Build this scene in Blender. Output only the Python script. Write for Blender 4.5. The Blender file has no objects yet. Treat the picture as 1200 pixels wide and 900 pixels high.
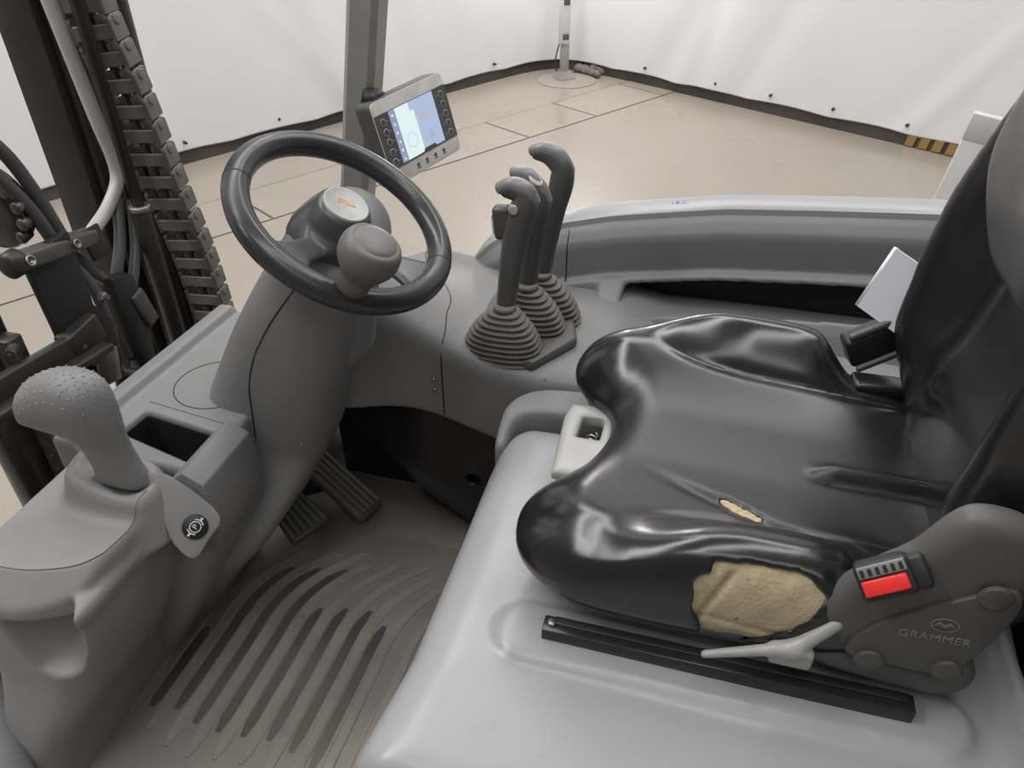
import bpy, bmesh, math, random
import numpy as np
from mathutils import Vector, Matrix

random.seed(7)
rng = np.random.default_rng(7)
scene = bpy.context.scene
COL = scene.collection
R = math.radians

# ------------------------------------------------------------------ camera
cam_data = bpy.data.cameras.new('camera')
cam_data.sensor_width = 36.0
cam_data.lens = 27.06
cam_data.clip_start = 0.02
cam = bpy.data.objects.new('camera', cam_data)
cam.location = (0.0, 0.0, 1.70)
cam.rotation_euler = (R(54.0), 0.0, R(15.0))
COL.objects.link(cam)
scene.camera = cam

# ------------------------------------------------------------------ world, lamps, exposure
world = bpy.data.worlds.new('hall_ambient')
scene.world = world
world.use_nodes = True
bgn = world.node_tree.nodes['Background']
bgn.inputs['Color'].default_value = (1.0, 0.99, 0.985, 1)
bgn.inputs['Strength'].default_value = 0.16


def area_lamp(name, loc, size_x, size_y, watts, rot=(0, 0, 0), col=(1, 0.995, 0.985)):
    l = bpy.data.lights.new(name, 'AREA')
    l.shape = 'RECTANGLE'
    l.size, l.size_y, l.energy, l.color = size_x, size_y, watts, col
    o = bpy.data.objects.new(name, l)
    o.location = loc
    o.rotation_euler = rot
    COL.objects.link(o)
    return o


# rows of ceiling lamps of the hall, 4.6 m above the floor, along and across the screens
area_lamp('ceiling_lamp_row', (0.0, 4.3, 4.8), 5.0, 1.0, 118, (0, 0, R(-29)))
area_lamp('ceiling_lamp_row', (-2.2, 1.6, 4.8), 0.6, 5.5, 130, (0, 0, R(-29)))
area_lamp('ceiling_lamp_row', (0.6, 0.9, 4.8), 0.6, 5.0, 70, (0, 0, R(-29)))
area_lamp('ceiling_lamp_row', (-3.4, -0.9, 4.8), 0.6, 4.0, 110, (0, 0, R(-29)))
area_lamp('ceiling_lamp_row', (0.8, -2.0, 4.8), 5.0, 0.9, 42, (0, 0, R(-29)))
# work lamp up the post in the corner of the screens
pl = bpy.data.lights.new('corner_lamp', 'POINT')
pl.energy, pl.shadow_soft_size, pl.color = 42, 0.12, (1, 0.98, 0.96)
plo = bpy.data.objects.new('corner_lamp', pl)
plo.location = (-1.25, 6.35, 1.75)
COL.objects.link(plo)

vs = scene.view_settings
vs.view_transform = 'Standard'
vs.look = 'None'
vs.exposure = 0.0
vs.gamma = 1.0
vs.use_curve_mapping = False


# ------------------------------------------------------------------ materials
def srgb(r, g=None, b=None):
    if g is None:
        g = b = r
    f = lambda c: (c / 255 / 12.92) if c / 255 <= 0.04045 else ((c / 255 + 0.055) / 1.055) ** 2.4
    return (f(r), f(g), f(b))


def mat(name, col, rough=0.5, metal=0.0, col2=None, cscale=8.0, cmix=0.5, cdetail=4.0,
        bump=0.0, bscale=600.0, rvar=0.0, rscale=20.0, speck=None, speck_scale=60.0,
        speck_amt=0.05, emit=None, coat=0.0, spec=0.5, stretch=None, alpha=1.0):
    m = bpy.data.materials.new(name)
    m.use_nodes = True
    nt = m.node_tree
    N, L = nt.nodes, nt.links
    p = N['Principled BSDF']
    p.inputs['Roughness'].default_value = rough
    p.inputs['Metallic'].default_value = metal
    p.inputs['Specular IOR Level'].default_value = spec
    p.inputs['Coat Weight'].default_value = coat
    p.inputs['Coat Roughness'].default_value = 0.15
    p.inputs['Base Color'].default_value = (*col, 1)
    tc = N.new('ShaderNodeTexCoord')
    vec = tc.outputs['Object']
    if stretch:
        mp = N.new('ShaderNodeMapping')
        mp.inputs['Scale'].default_value = stretch[:3]
        if len(stretch) > 3:
            mp.inputs['Rotation'].default_value = (0, 0, stretch[3])
        L.new(vec, mp.inputs['Vector'])
        vec = mp.outputs['Vector']
    out = None
    if col2 is not None:
        n = N.new('ShaderNodeTexNoise')
        n.inputs['Scale'].default_value = cscale
        n.inputs['Detail'].default_value = cdetail
        L.new(vec, n.inputs['Vector'])
        r = N.new('ShaderNodeValToRGB')
        r.color_ramp.elements[0].position = 0.5 - 0.25 * cmix
        r.color_ramp.elements[1].position = 0.5 + 0.25 * cmix
        r.color_ramp.elements[0].color = (*col, 1)
        r.color_ramp.elements[1].color = (*col2, 1)
        L.new(n.outputs['Fac'], r.inputs['Fac'])
        out = r.outputs['Color']
    if speck is not None:
        n = N.new('ShaderNodeTexNoise')
        n.inputs['Scale'].default_value = speck_scale
        n.inputs['Detail'].default_value = 6
        n.inputs['Roughness'].default_value = 0.7
        L.new(tc.outputs['Object'], n.inputs['Vector'])
        r = N.new('ShaderNodeValToRGB')
        a = 0.5 + 0.25 * (1 - speck_amt)
        r.color_ramp.elements[0].position = a - 0.02
        r.color_ramp.elements[1].position = min(1, a + 0.03)
        r.color_ramp.elements[0].color = (0, 0, 0, 1)
        r.color_ramp.elements[1].color = (1, 1, 1, 1)
        L.new(n.outputs['Fac'], r.inputs['Fac'])
        mx = N.new('ShaderNodeMix')
        mx.data_type = 'RGBA'
        L.new(r.outputs['Color'], mx.inputs[0])
        if out is not None:
            L.new(out, mx.inputs[6])
        else:
            mx.inputs[6].default_value = (*col, 1)
        mx.inputs[7].default_value = (*speck, 1)
        out = mx.outputs[2]
    if out is not None:
        L.new(out, p.inputs['Base Color'])
    if rvar:
        n = N.new('ShaderNodeTexNoise')
        n.inputs['Scale'].default_value = rscale
        n.inputs['Detail'].default_value = 5
        L.new(vec, n.inputs['Vector'])
        mr = N.new('ShaderNodeMapRange')
        mr.inputs[1].default_value = 0.3
        mr.inputs[2].default_value = 0.7
        mr.inputs[3].default_value = max(0.02, rough - rvar)
        mr.inputs[4].default_value = min(1, rough + rvar)
        L.new(n.outputs['Fac'], mr.inputs[0])
        L.new(mr.outputs[0], p.inputs['Roughness'])
    if bump:
        n = N.new('ShaderNodeTexNoise')
        n.inputs['Scale'].default_value = bscale
        n.inputs['Detail'].default_value = 3
        L.new(vec, n.inputs['Vector'])
        b = N.new('ShaderNodeBump')
        b.inputs['Strength'].default_value = bump
        b.inputs['Distance'].default_value = 0.0015
        L.new(n.outputs['Fac'], b.inputs['Height'])
        L.new(b.outputs['Normal'], p.inputs['Normal'])
    if emit is not None:
        p.inputs['Emission Color'].default_value = (*emit[:3], 1)
        p.inputs['Emission Strength'].default_value = emit[3]
    return m


M = {}
M['tarp'] = mat('white_tarpaulin', (0.775, 0.757, 0.768), 0.55, col2=(0.72, 0.705, 0.712), cscale=1.2, cmix=1.2,
                bump=0.15, bscale=25, speck=(0.45, 0.43, 0.42), speck_scale=4.0, speck_amt=0.02)
M['floor'] = mat('sealed_concrete', (0.335, 0.298, 0.252), 0.24, col2=(0.305, 0.268, 0.225), cscale=1.6, cmix=1.3, cdetail=7,
                 rvar=0.07, rscale=1.2)
M['plate'] = mat('worn_floor_plate', (0.345, 0.308, 0.262), 0.38, col2=(0.30, 0.266, 0.226), cscale=5, cmix=1.0, rvar=0.1,
                 speck=(0.16, 0.14, 0.12), speck_scale=18, speck_amt=0.12)
M['strip'] = mat('dark_base_strip', (0.075, 0.062, 0.05), 0.6, col2=(0.045, 0.038, 0.03), cscale=3)
M['paint'] = mat('light_grey_paint', (0.315, 0.317, 0.322), 0.32, col2=(0.29, 0.292, 0.296), cscale=5, cmix=1.2,
                 speck=(0.16, 0.145, 0.13), speck_scale=75, speck_amt=0.04, rvar=0.05)
M['plastic'] = mat('grey_moulded_plastic', (0.22, 0.218, 0.22), 0.50, col2=(0.19, 0.188, 0.187), cscale=6, cmix=1.0,
                   bump=0.12, bscale=1500, rvar=0.06, rscale=9)
M['plastic_light'] = mat('scuffed_grey_plastic', (0.270, 0.266, 0.264), 0.50, col2=(0.235, 0.231, 0.229), cscale=5, cmix=1.0,
                         bump=0.12, bscale=1500, rvar=0.05)
M['plastic_dark'] = mat('charcoal_plastic', (0.100, 0.098, 0.096), 0.48, col2=(0.082, 0.080, 0.078), cscale=7,
                        bump=0.1, bscale=1200)
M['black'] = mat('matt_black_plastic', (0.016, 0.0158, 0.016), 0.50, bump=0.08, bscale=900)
M['blackgloss'] = mat('satin_black_plastic', (0.018, 0.018, 0.019), 0.28, rvar=0.06)
M['rim'] = mat('smooth_black_rim', (0.033, 0.034, 0.037), 0.30, rvar=0.07, rscale=14)
M['knob'] = mat('soft_grey_rubber', (0.125, 0.121, 0.120), 0.42, bump=0.1, bscale=1500)
M['vinyl'] = mat('black_vinyl', (0.011, 0.0115, 0.013), 0.25, rvar=0.06, rscale=5, bump=0.05, bscale=700, spec=0.65)
def add_wear(m, cx, cy, rx, ry, r_in, r_out):
    """seat wear: matt where the driver sits, still glossy towards the edges (object coordinates)"""
    nt = m.node_tree
    N, L = nt.nodes, nt.links
    p = N['Principled BSDF']
    tc = N.new('ShaderNodeTexCoord')
    mp = N.new('ShaderNodeMapping')
    mp.inputs['Location'].default_value = (-cx / rx, -cy / ry, 0)
    mp.inputs['Scale'].default_value = (1 / rx, 1 / ry, 0.0)
    L.new(tc.outputs['Object'], mp.inputs['Vector'])
    ln = N.new('ShaderNodeVectorMath')
    ln.operation = 'LENGTH'
    L.new(mp.outputs['Vector'], ln.inputs[0])
    no = N.new('ShaderNodeTexNoise')
    no.inputs['Scale'].default_value = 14
    no.inputs['Detail'].default_value = 6
    L.new(tc.outputs['Object'], no.inputs['Vector'])
    ma = N.new('ShaderNodeMath')
    ma.operation = 'MULTIPLY_ADD'
    ma.inputs[1].default_value = 0.5
    L.new(no.outputs['Fac'], ma.inputs[0])
    L.new(ln.outputs['Value'], ma.inputs[2])
    mr = N.new('ShaderNodeMapRange')
    mr.interpolation_type = 'SMOOTHSTEP'
    mr.inputs[1].default_value = 0.95
    mr.inputs[2].default_value = 1.55
    mr.inputs[3].default_value = r_in
    mr.inputs[4].default_value = r_out
    L.new(ma.outputs[0], mr.inputs[0])
    L.new(mr.outputs[0], p.inputs['Roughness'])
    return m


M['vinyl_seat'] = add_wear(mat('worn_black_vinyl', (0.012, 0.0122, 0.0132), 0.29, bump=0.05, bscale=700, spec=0.65), 0.0, 0.0, 0.185, 0.150, 0.37, 0.21)
M['foam'] = mat('exposed_foam', (0.52, 0.425, 0.275), 0.95, col2=(0.40, 0.32, 0.20), cscale=30, cmix=1.3, bump=0.7, bscale=260,
                speck=(0.06, 0.045, 0.03), speck_scale=55, speck_amt=0.25)
M['steel'] = mat('worn_steel', (0.42, 0.41, 0.39), 0.34, metal=0.85, col2=(0.30, 0.29, 0.27), cscale=30, rvar=0.1)
M['silver'] = mat('silver_painted_metal', (0.36, 0.355, 0.34), 0.36, col2=(0.29, 0.285, 0.27), cscale=20, cmix=1.2,
                  speck=(0.14, 0.12, 0.10), speck_scale=60, speck_amt=0.10)
M['mast'] = mat('greasy_black_steel', (0.036, 0.034, 0.030), 0.42, col2=(0.022, 0.021, 0.018), cscale=9, cmix=1.4,
                speck=(0.12, 0.085, 0.055), speck_scale=30, speck_amt=0.04, rvar=0.1)
M['grease'] = mat('oily_black_steel', (0.030, 0.029, 0.026), 0.30, col2=(0.042, 0.036, 0.028), cscale=40, rvar=0.12)
M['chainlink'] = mat('worn_link_plastic', (0.18, 0.168, 0.156), 0.5, col2=(0.13, 0.122, 0.115), cscale=25)
M['rollerchain'] = mat('oiled_chain_steel', (0.15, 0.135, 0.12), 0.38, metal=0.7, col2=(0.10, 0.08, 0.065), cscale=60)
M['hose'] = mat('rubber_hose', (0.085, 0.082, 0.082), 0.45, rvar=0.08)
M['boot'] = mat('dusty_rubber', (0.175, 0.158, 0.145), 0.62, col2=(0.13, 0.118, 0.11), cscale=30, cmix=1.2, bump=0.15, bscale=500)
M['grip'] = mat('grey_lever_plastic', (0.075, 0.073, 0.072), 0.36, rvar=0.06)
M['cap'] = mat('scuffed_grey_cap', (0.26, 0.255, 0.255), 0.33, col2=(0.17, 0.168, 0.168), cscale=80, cmix=1.4,
               speck=(0.5, 0.5, 0.5), speck_scale=160, speck_amt=0.1)
M['chrome'] = mat('chrome_button', (0.62, 0.62, 0.62), 0.2, metal=0.6)
M['matrubber'] = mat('worn_rubber_mat', (0.255, 0.228, 0.196), 0.60, col2=(0.175, 0.158, 0.142), cscale=7, cmix=1.3, cdetail=7,
                     bump=0.25, bscale=180, rvar=0.08, speck=(0.17, 0.145, 0.115), speck_scale=35, speck_amt=0.12)
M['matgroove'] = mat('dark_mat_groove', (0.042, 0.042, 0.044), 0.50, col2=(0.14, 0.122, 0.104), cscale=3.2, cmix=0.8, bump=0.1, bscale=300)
M['matrib'] = mat('dusty_mat_rib', (0.295, 0.26, 0.22), 0.62, col2=(0.20, 0.178, 0.157), cscale=14, cmix=1.2, bump=0.2, bscale=300)
M['red'] = mat('red_button', (0.80, 0.035, 0.03), 0.35)
M['white'] = mat('white_plastic', (0.72, 0.71, 0.71), 0.35)
M['screenglass'] = mat('screen_blue', (0.25, 0.30, 0.42), 0.15, emit=(0.42, 0.50, 0.68, 0.70))
M['screenlight'] = mat('screen_pale', (0.5, 0.56, 0.56), 0.15, emit=(0.62, 0.74, 0.74, 0.80))
M['screenbar'] = mat('screen_bar', (0.22, 0.25, 0.36), 0.15, emit=(0.28, 0.33, 0.50, 0.60))
M['screenmark'] = mat('screen_white', (0.6, 0.6, 0.6), 0.15, emit=(0.8, 0.86, 0.9, 0.6))
M['screenorange'] = mat('screen_orange', (0.6, 0.4, 0.3), 0.15, emit=(0.75, 0.5, 0.4, 0.4))
M['facia'] = mat('silver_facia', (0.66, 0.63, 0.59), 0.38, col2=(0.56, 0.54, 0.50), cscale=40)
M['emblem'] = mat('silver_emblem', (0.40, 0.40, 0.39), 0.42, metal=0.1, col2=(0.36, 0.36, 0.355), cscale=90)
M['orange'] = mat('orange_print', (0.75, 0.30, 0.05), 0.4)
M['greyprint'] = mat('grey_print', (0.16, 0.16, 0.16), 0.5)
M['blueink'] = mat('blue_ink', (0.10, 0.28, 0.50), 0.5)
M['yellow'] = mat('hazard_yellow', (0.30, 0.19, 0.05), 0.6)
M['pocket'] = mat('clear_sleeve', (0.70, 0.70, 0.75), 0.12, coat=0.4)
M['pipe'] = mat('pale_silver_pipe', (0.56, 0.555, 0.54), 0.36, col2=(0.46, 0.45, 0.43), cscale=25, cmix=1.0, speck=(0.2, 0.15, 0.1), speck_scale=60, speck_amt=0.08)
M['hubplastic'] = mat('grey_hub_plastic', (0.060, 0.060, 0.062), 0.36, rvar=0.05)
M['pole'] = mat('galvanised_pole', (0.52, 0.51, 0.50), 0.4)
M['socketbox'] = mat('off_white_box', (0.62, 0.60, 0.59), 0.45)
M['emboss'] = mat('embossed_plastic', (0.072, 0.070, 0.067), 0.45)


# ------------------------------------------------------------------ object helpers
ORIGIN = {}


def tag(o, label=None, cat=None, group=None, kind=None):
    if label: o['label'] = label
    if cat: o['category'] = cat
    if group: o['group'] = group
    if kind: o['kind'] = kind
    return o


def thing(name, loc, label, cat, group=None):
    o = bpy.data.objects.new(name, None)
    o.empty_display_size = 0.05
    o.location = loc
    COL.objects.link(o)
    ORIGIN[o.name] = np.array(loc, float)
    return tag(o, label, cat, group)


def origin(o):
    return ORIGIN[o.name]


def link(name, me, material, parent=None, loc=None, smooth=True, angle=None):
    """link a mesh whose vertices are in world coordinates as one object"""
    o = bpy.data.objects.new(name, me)
    COL.objects.link(o)
    if parent is not None:
        base = origin(parent)
        o.parent = parent
    else:
        base = np.zeros(3)
    org = base if loc is None else np.array(loc, float)
    if me.vertices:
        me.transform(Matrix.Translation(Vector(-org)))
    o.location = Vector(org - base)
    ORIGIN[o.name] = org
    me.materials.clear()
    me.materials.append(material)
    if smooth:
        me.polygons.foreach_set('use_smooth', [True] * len(me.polygons))
        if angle:
            me.set_sharp_from_angle(angle=R(angle))
    return o


def mesh_from(verts, faces, name='m'):
    me = bpy.data.meshes.new(name)
    me.from_pydata([tuple(map(float, v)) for v in verts], [], [tuple(map(int, f)) for f in faces])
    me.update()
    return me


def from_bm(bm, name='m', fix=True):
    if fix:
        bmesh.ops.recalc_face_normals(bm, faces=bm.faces)
    me = bpy.data.meshes.new(name)
    bm.to_mesh(me)
    bm.free()
    return me


def basis(w, ref=(0, 0, 1)):
    w = Vector(w).normalized()
    ref = Vector(ref)
    if abs(w.dot(ref)) > 0.98:
        ref = Vector((1, 0, 0))
    u = ref.cross(w).normalized()
    v = w.cross(u)
    return u, v, w


def frame(o, x, y, z):
    """matrix with the axes x, y, z (columns) at point o"""
    m = Matrix.Identity(4)
    for i, a in enumerate((x, y, z)):
        a = Vector(a).normalized()
        for k in range(3):
            m[k][i] = a[k]
    for k in range(3):
        m[k][3] = o[k]
    return m


def bevel_bm(bm, r, seg=2, ang=30):
    if r <= 0:
        return
    es = [e for e in bm.edges if len(e.link_faces) == 2 and e.calc_face_angle(0) > R(ang)]
    bmesh.ops.bevel(bm, geom=es, offset=r, offset_type='OFFSET', segments=seg, profile=0.5, affect='EDGES', clamp_overlap=True)


def box_mesh(sx, sy, sz, mtx=None, bevel=0.003, seg=2, taper=None):
    bm = bmesh.new()
    bmesh.ops.create_cube(bm, size=1.0)
    for v in bm.verts:
        f = 1.0
        if taper and v.co.z > 0:
            f = taper
        v.co.x *= sx * f
        v.co.y *= sy * f
        v.co.z *= sz
    bevel_bm(bm, bevel, seg)
    if mtx is not None:
        bm.transform(mtx)
    return from_bm(bm)


def prism_mesh(poly, h, mtx=None, bevel=0.0, seg=2, ang=30):
    """polygon in local xy extruded 0..h along local z"""
    bm = bmesh.new()
    a = [bm.verts.new((p[0], p[1], 0)) for p in poly]
    b = [bm.verts.new((p[0], p[1], h)) for p in poly]
    bm.faces.new(list(reversed(a)))
    bm.faces.new(b)
    n = len(poly)
    for i in range(n):
        bm.faces.new((a[i], a[(i + 1) % n], b[(i + 1) % n], b[i]))
    bmesh.ops.recalc_face_normals(bm, faces=bm.faces)
    bevel_bm(bm, bevel, seg, ang)
    if mtx is not None:
        bm.transform(mtx)
    return from_bm(bm)


def lathe_mesh(profile, mtx=None, n=28, cap=True):
    """profile of (radius, height) turned about local z"""
    vs, fs = [], []
    for r, z in profile:
        for i in range(n):
            a = 2 * math.pi * i / n
            vs.append((r * math.cos(a), r * math.sin(a), z))
    for k in range(len(profile) - 1):
        for i in range(n):
            j = (i + 1) % n
            fs.append((k * n + i, k * n + j, (k + 1) * n + j, (k + 1) * n + i))
    if cap:
        fs.append(tuple(reversed(range(n))))
        fs.append(tuple(range((len(profile) - 1) * n, len(profile) * n)))
    if mtx is not None:
        vs = [mtx @ Vector(v) for v in vs]
    return mesh_from(vs, fs)


def cyl_between(a, b, r, r2=None, n=20, bev=0.0):
    a, b = Vector(a), Vector(b)
    u, v, w = basis(b - a)
    L = (b - a).length
    r2 = r if r2 is None else r2
    pr_ = [(r, 0), (r2, L)] if not bev else [(r - bev, 0), (r, bev), (r2, L - bev), (r2 - bev, L)]
    return lathe_mesh(pr_, frame(a, u, v, w), n)


def catmull(pts, n=8, closed=False):
    P = [np.array(p, float) for p in pts]
    out = []
    m = len(P)
    rngk = range(m if closed else m - 1)
    for i in rngk:
        if closed:
            p0, p1, p2, p3 = P[(i - 1) % m], P[i], P[(i + 1) % m], P[(i + 2) % m]
        else:
            p0, p1, p2, p3 = P[max(i - 1, 0)], P[i], P[i + 1], P[min(i + 2, m - 1)]
        for k in range(n):
            t = k / n
            out.append(0.5 * ((2 * p1) + (-p0 + p2) * t + (2 * p0 - 5 * p1 + 4 * p2 - p3) * t * t + (-p0 + 3 * p1 - 3 * p2 + p3) * t ** 3))
    if not closed:
        out.append(P[-1])
    return out


def tube_mesh(pts, r, n=14, closed=False, flat=1.0, ref=(0, 0, 1), cap=True):
    """round (or flattened) section swept along points; r a number or one per point"""
    P = [Vector(p) for p in pts]
    m = len(P)
    rr = list(r) if hasattr(r, '__len__') else [r] * m
    vs, fs = [], []
    prev = None
    for i in range(m):
        if closed:
            t = P[(i + 1) % m] - P[i - 1]
        else:
            t = P[min(i + 1, m - 1)] - P[max(i - 1, 0)]
        t.normalize()
        if prev is None:
            u, v, _ = basis(t, ref)
        else:
            u = (prev - t * prev.dot(t)).normalized()
            v = t.cross(u)
        prev = u
        for k in range(n):
            a = 2 * math.pi * k / n
            vs.append(P[i] + u * (rr[i] * math.cos(a)) + v * (rr[i] * flat * math.sin(a)))
    mm = m if closed else m - 1
    for i in range(mm):
        for k in range(n):
            i2, k2 = (i + 1) % m, (k + 1) % n
            fs.append((i * n + k, i * n + k2, i2 * n + k2, i2 * n + k))
    if cap and not closed:
        fs.append(tuple(reversed(range(n))))
        fs.append(tuple(range((m - 1) * n, m * n)))
    return mesh_from(vs, fs)


def text_mesh(body, size, mtx, depth=0.0004, align='CENTER', bold=0.0):
    cu = bpy.data.curves.new('lettering', 'FONT')
    cu.body = body
    cu.size = size
    cu.align_x = align
    cu.align_y = 'CENTER'
    cu.extrude = depth
    cu.offset = bold
    cu.resolution_u = 3
    o = bpy.data.objects.new('lettering', cu)
    me = bpy.data.meshes.new_from_object(o)
    bpy.data.objects.remove(o)
    bpy.data.curves.remove(cu)
    me.transform(mtx)
    return me


def merge(meshes):
    """join shapes that are one part"""
    bm = bmesh.new()
    for m in meshes:
        bm.from_mesh(m)
        bpy.data.meshes.remove(m)
    return from_bm(bm, fix=False)


# ------------------------------------------------------------------ solid modelling by distance fields
def smax(a, b, k):
    h = np.maximum(k - np.abs(a - b), 0.0)
    return np.maximum(a, b) + h * h / (4 * k)


def smin(a, b, k):
    return -smax(-a, -b, k)


def sstep(a, b, x):
    t = np.clip((x - a) / (b - a), 0, 1)
    return t * t * (3 - 2 * t)


def gauss(x, s):
    return np.exp(-(x / s) ** 2)


def poly_sd(px, py, poly):
    """signed distance to a polygon in the plane"""
    px, py = np.broadcast_arrays(px, py)
    d = np.full(px.shape, 1e9, np.float32)
    inside = np.zeros(px.shape, bool)
    n = len(poly)
    for i in range(n):
        ax, ay = poly[i]
        bx, by = poly[(i + 1) % n]
        ex, ey = bx - ax, by - ay
        wx, wy = px - ax, py - ay
        t = np.clip((wx * ex + wy * ey) / (ex * ex + ey * ey + 1e-12), 0, 1)
        d = np.minimum(d, (wx - ex * t) ** 2 + (wy - ey * t) ** 2)
        c = (ay > py) != (by > py)
        with np.errstate(divide='ignore', invalid='ignore'):
            xi = ax + (py - ay) * (ex / (ey if abs(ey) > 1e-12 else 1e-12))
        inside ^= c & (px < xi)
    d = np.sqrt(d)
    return np.where(inside, -d, d)


def curve_poly(pts, n=5):
    return [tuple(p) for p in catmull(pts, n, closed=True)]


def slab(v, a, b):
    return np.maximum(a - v, v - b)


def capsule(x, y, z, a, b, r1, r2=None):
    r2 = r1 if r2 is None else r2
    ax, ay, az = a
    bx, by, bz = b
    ex, ey, ez = bx - ax, by - ay, bz - az
    L2 = ex * ex + ey * ey + ez * ez
    t = np.clip(((x - ax) * ex + (y - ay) * ey + (z - az) * ez) / L2, 0, 1)
    return np.sqrt((x - ax - ex * t) ** 2 + (y - ay - ey * t) ** 2 + (z - az - ez * t) ** 2) - (r1 + (r2 - r1) * t)


def ellipsoid(x, y, z, c, r):
    k0 = np.sqrt(((x - c[0]) / r[0]) ** 2 + ((y - c[1]) / r[1]) ** 2 + ((z - c[2]) / r[2]) ** 2)
    return (k0 - 1) * min(r)


def rbox(x, y, z, c, half, r, rot=None):
    dx, dy, dz = x - c[0], y - c[1], z - c[2]
    if rot is not None:      # rows: local axes
        dx, dy, dz = [rot[i][0] * dx + rot[i][1] * dy + rot[i][2] * dz for i in range(3)]
    qx, qy, qz = np.abs(dx) - (half[0] - r), np.abs(dy) - (half[1] - r), np.abs(dz) - (half[2] - r)
    return np.sqrt(np.maximum(qx, 0) ** 2 + np.maximum(qy, 0) ** 2 + np.maximum(qz, 0) ** 2) + \
        np.minimum(np.maximum(qx, np.maximum(qy, qz)), 0) - r


def surface_nets(v, lo, h):
    s = v < 0
    nx, ny, nz = v.shape
    c = np.zeros((nx - 1, ny - 1, nz - 1), np.int8)
    for i in (0, 1):
        for j in (0, 1):
            for k in (0, 1):
                c += s[i:nx - 1 + i, j:ny - 1 + j, k:nz - 1 + k]
    act = (c > 0) & (c < 8)
    I, J, K = np.nonzero(act)
    idx = np.full(act.shape, -1, np.int64)
    idx[I, J, K] = np.arange(len(I))
    acc = np.zeros((len(I), 3))
    cnt = np.zeros(len(I))
    corners = [(i, j, k) for i in (0, 1) for j in (0, 1) for k in (0, 1)]
    val = {q: v[I + q[0], J + q[1], K + q[2]] for q in corners}
    for a in corners:
        for ax in range(3):
            if a[ax] == 0:
                b = list(a)
                b[ax] = 1
                b = tuple(b)
                va, vb = val[a], val[b]
                m = (va < 0) != (vb < 0)
                t = np.where(m, va / np.where(m, va - vb, 1), 0)
                p = np.array(a, float)[None, :].repeat(len(I), 0)
                p[:, ax] += t
                acc[m] += p[m]
                cnt[m] += 1
    V = (acc / cnt[:, None] + np.stack([I, J, K], 1)) * h + np.array(lo)
    F = []
    # edges along x
    for ax in range(3):
        A = [slice(None)] * 3
        B = [slice(None)] * 3
        A[ax], B[ax] = slice(0, -1), slice(1, None)
        sa, sb = s[tuple(A)], s[tuple(B)]
        cr = sa != sb
        o1, o2 = [q for q in range(3) if q != ax]
        m = np.stack(np.nonzero(cr), 1)
        ok = (m[:, o1] > 0) & (m[:, o2] > 0) & (m[:, o1] < v.shape[o1] - 1) & (m[:, o2] < v.shape[o2] - 1)
        m = m[ok]
        flip = sa[m[:, 0], m[:, 1], m[:, 2]]
        q = []
        for d1, d2 in ((-1, -1), (0, -1), (0, 0), (-1, 0)):
            t = m.copy()
            t[:, o1] += d1
            t[:, o2] += d2
            q.append(idx[t[:, 0], t[:, 1], t[:, 2]])
        q = np.stack(q, 1)
        if ax == 1:
            flip = ~flip
        q[~flip] = q[~flip][:, ::-1]
        F.append(q)
    return V, np.concatenate(F)


def sdf_mesh(fn, lo, hi, h, smooth=2):
    lo = np.array(lo, float) - 2 * h
    hi = np.array(hi, float) + 2 * h
    n = np.ceil((hi - lo) / h).astype(int) + 1
    ax = [(lo[i] + np.arange(n[i]) * h).astype(np.float32) for i in range(3)]
    x, y, z = ax[0][:, None, None], ax[1][None, :, None], ax[2][None, None, :]
    v = np.broadcast_to(fn(x, y, z), tuple(n)).astype(np.float64)
    V, F = surface_nets(v, lo, h)
    # light relaxation
    if smooth:
        e = np.concatenate([F[:, [0, 1]], F[:, [1, 2]], F[:, [2, 3]], F[:, [3, 0]]])
        deg = np.bincount(e.ravel(), minlength=len(V)).astype(float)
        for _ in range(smooth):
            S = np.zeros_like(V)
            for k in range(3):
                S[:, k] = np.bincount(e[:, 0], V[e[:, 1], k], len(V)) + np.bincount(e[:, 1], V[e[:, 0], k], len(V))
            V = 0.5 * V + 0.5 * S / deg[:, None]
    a, b, c = V[F[:, 0]], V[F[:, 1]], V[F[:, 2]]
    o = V.mean(0)
    if np.einsum('ij,ij->', a - o, np.cross(b - o, c - o)) < 0:
        F = F[:, ::-1]
    me = bpy.data.meshes.new('m')
    me.vertices.add(len(V))
    me.vertices.foreach_set('co', V.astype(np.float32).ravel())
    me.loops.add(len(F) * 4)
    me.loops.foreach_set('vertex_index', F.astype(np.int32).ravel())
    me.polygons.add(len(F))
    me.polygons.foreach_set('loop_start', np.arange(len(F), dtype=np.int32) * 4)
    me.update(calc_edges=True)
    me.validate()
    return me


def sdf_part(name, material, parent, fn, lo, hi, h, smooth=2):
    return link(name, sdf_mesh(fn, lo, hi, h, smooth), material, parent)


def surf_line(fn, pts, axis, start, end, n=400):
    """drop a line of points on a modelled surface, marching along one axis"""
    out = []
    tt = np.linspace(start, end, n).astype(np.float32)
    for p in pts:
        q = [None, None, None]
        k = 0
        for i in range(3):
            if i == axis:
                q[i] = tt.reshape([-1 if j == 0 else 1 for j in range(3)])
            else:
                q[i] = np.full((1, 1, 1), p[k], np.float32)
                k += 1
        v = np.array(fn(*q)).ravel()
        m = np.nonzero(v < 0)[0]
        if len(m) == 0:
            continue
        r = []
        k = 0
        for i in range(3):
            if i == axis:
                r.append(float(tt[m[0]]))
            else:
                r.append(p[k])
                k += 1
        out.append(tuple(r))
    return out


def shut_line(fn, pts, axis, start, end, parent, r=0.0013, closed=False, name='shut_line'):
    L = surf_line(fn, pts, axis, start, end)
    return link(name, tube_mesh(L, r, 6, closed=closed), M['black'], parent)


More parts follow.
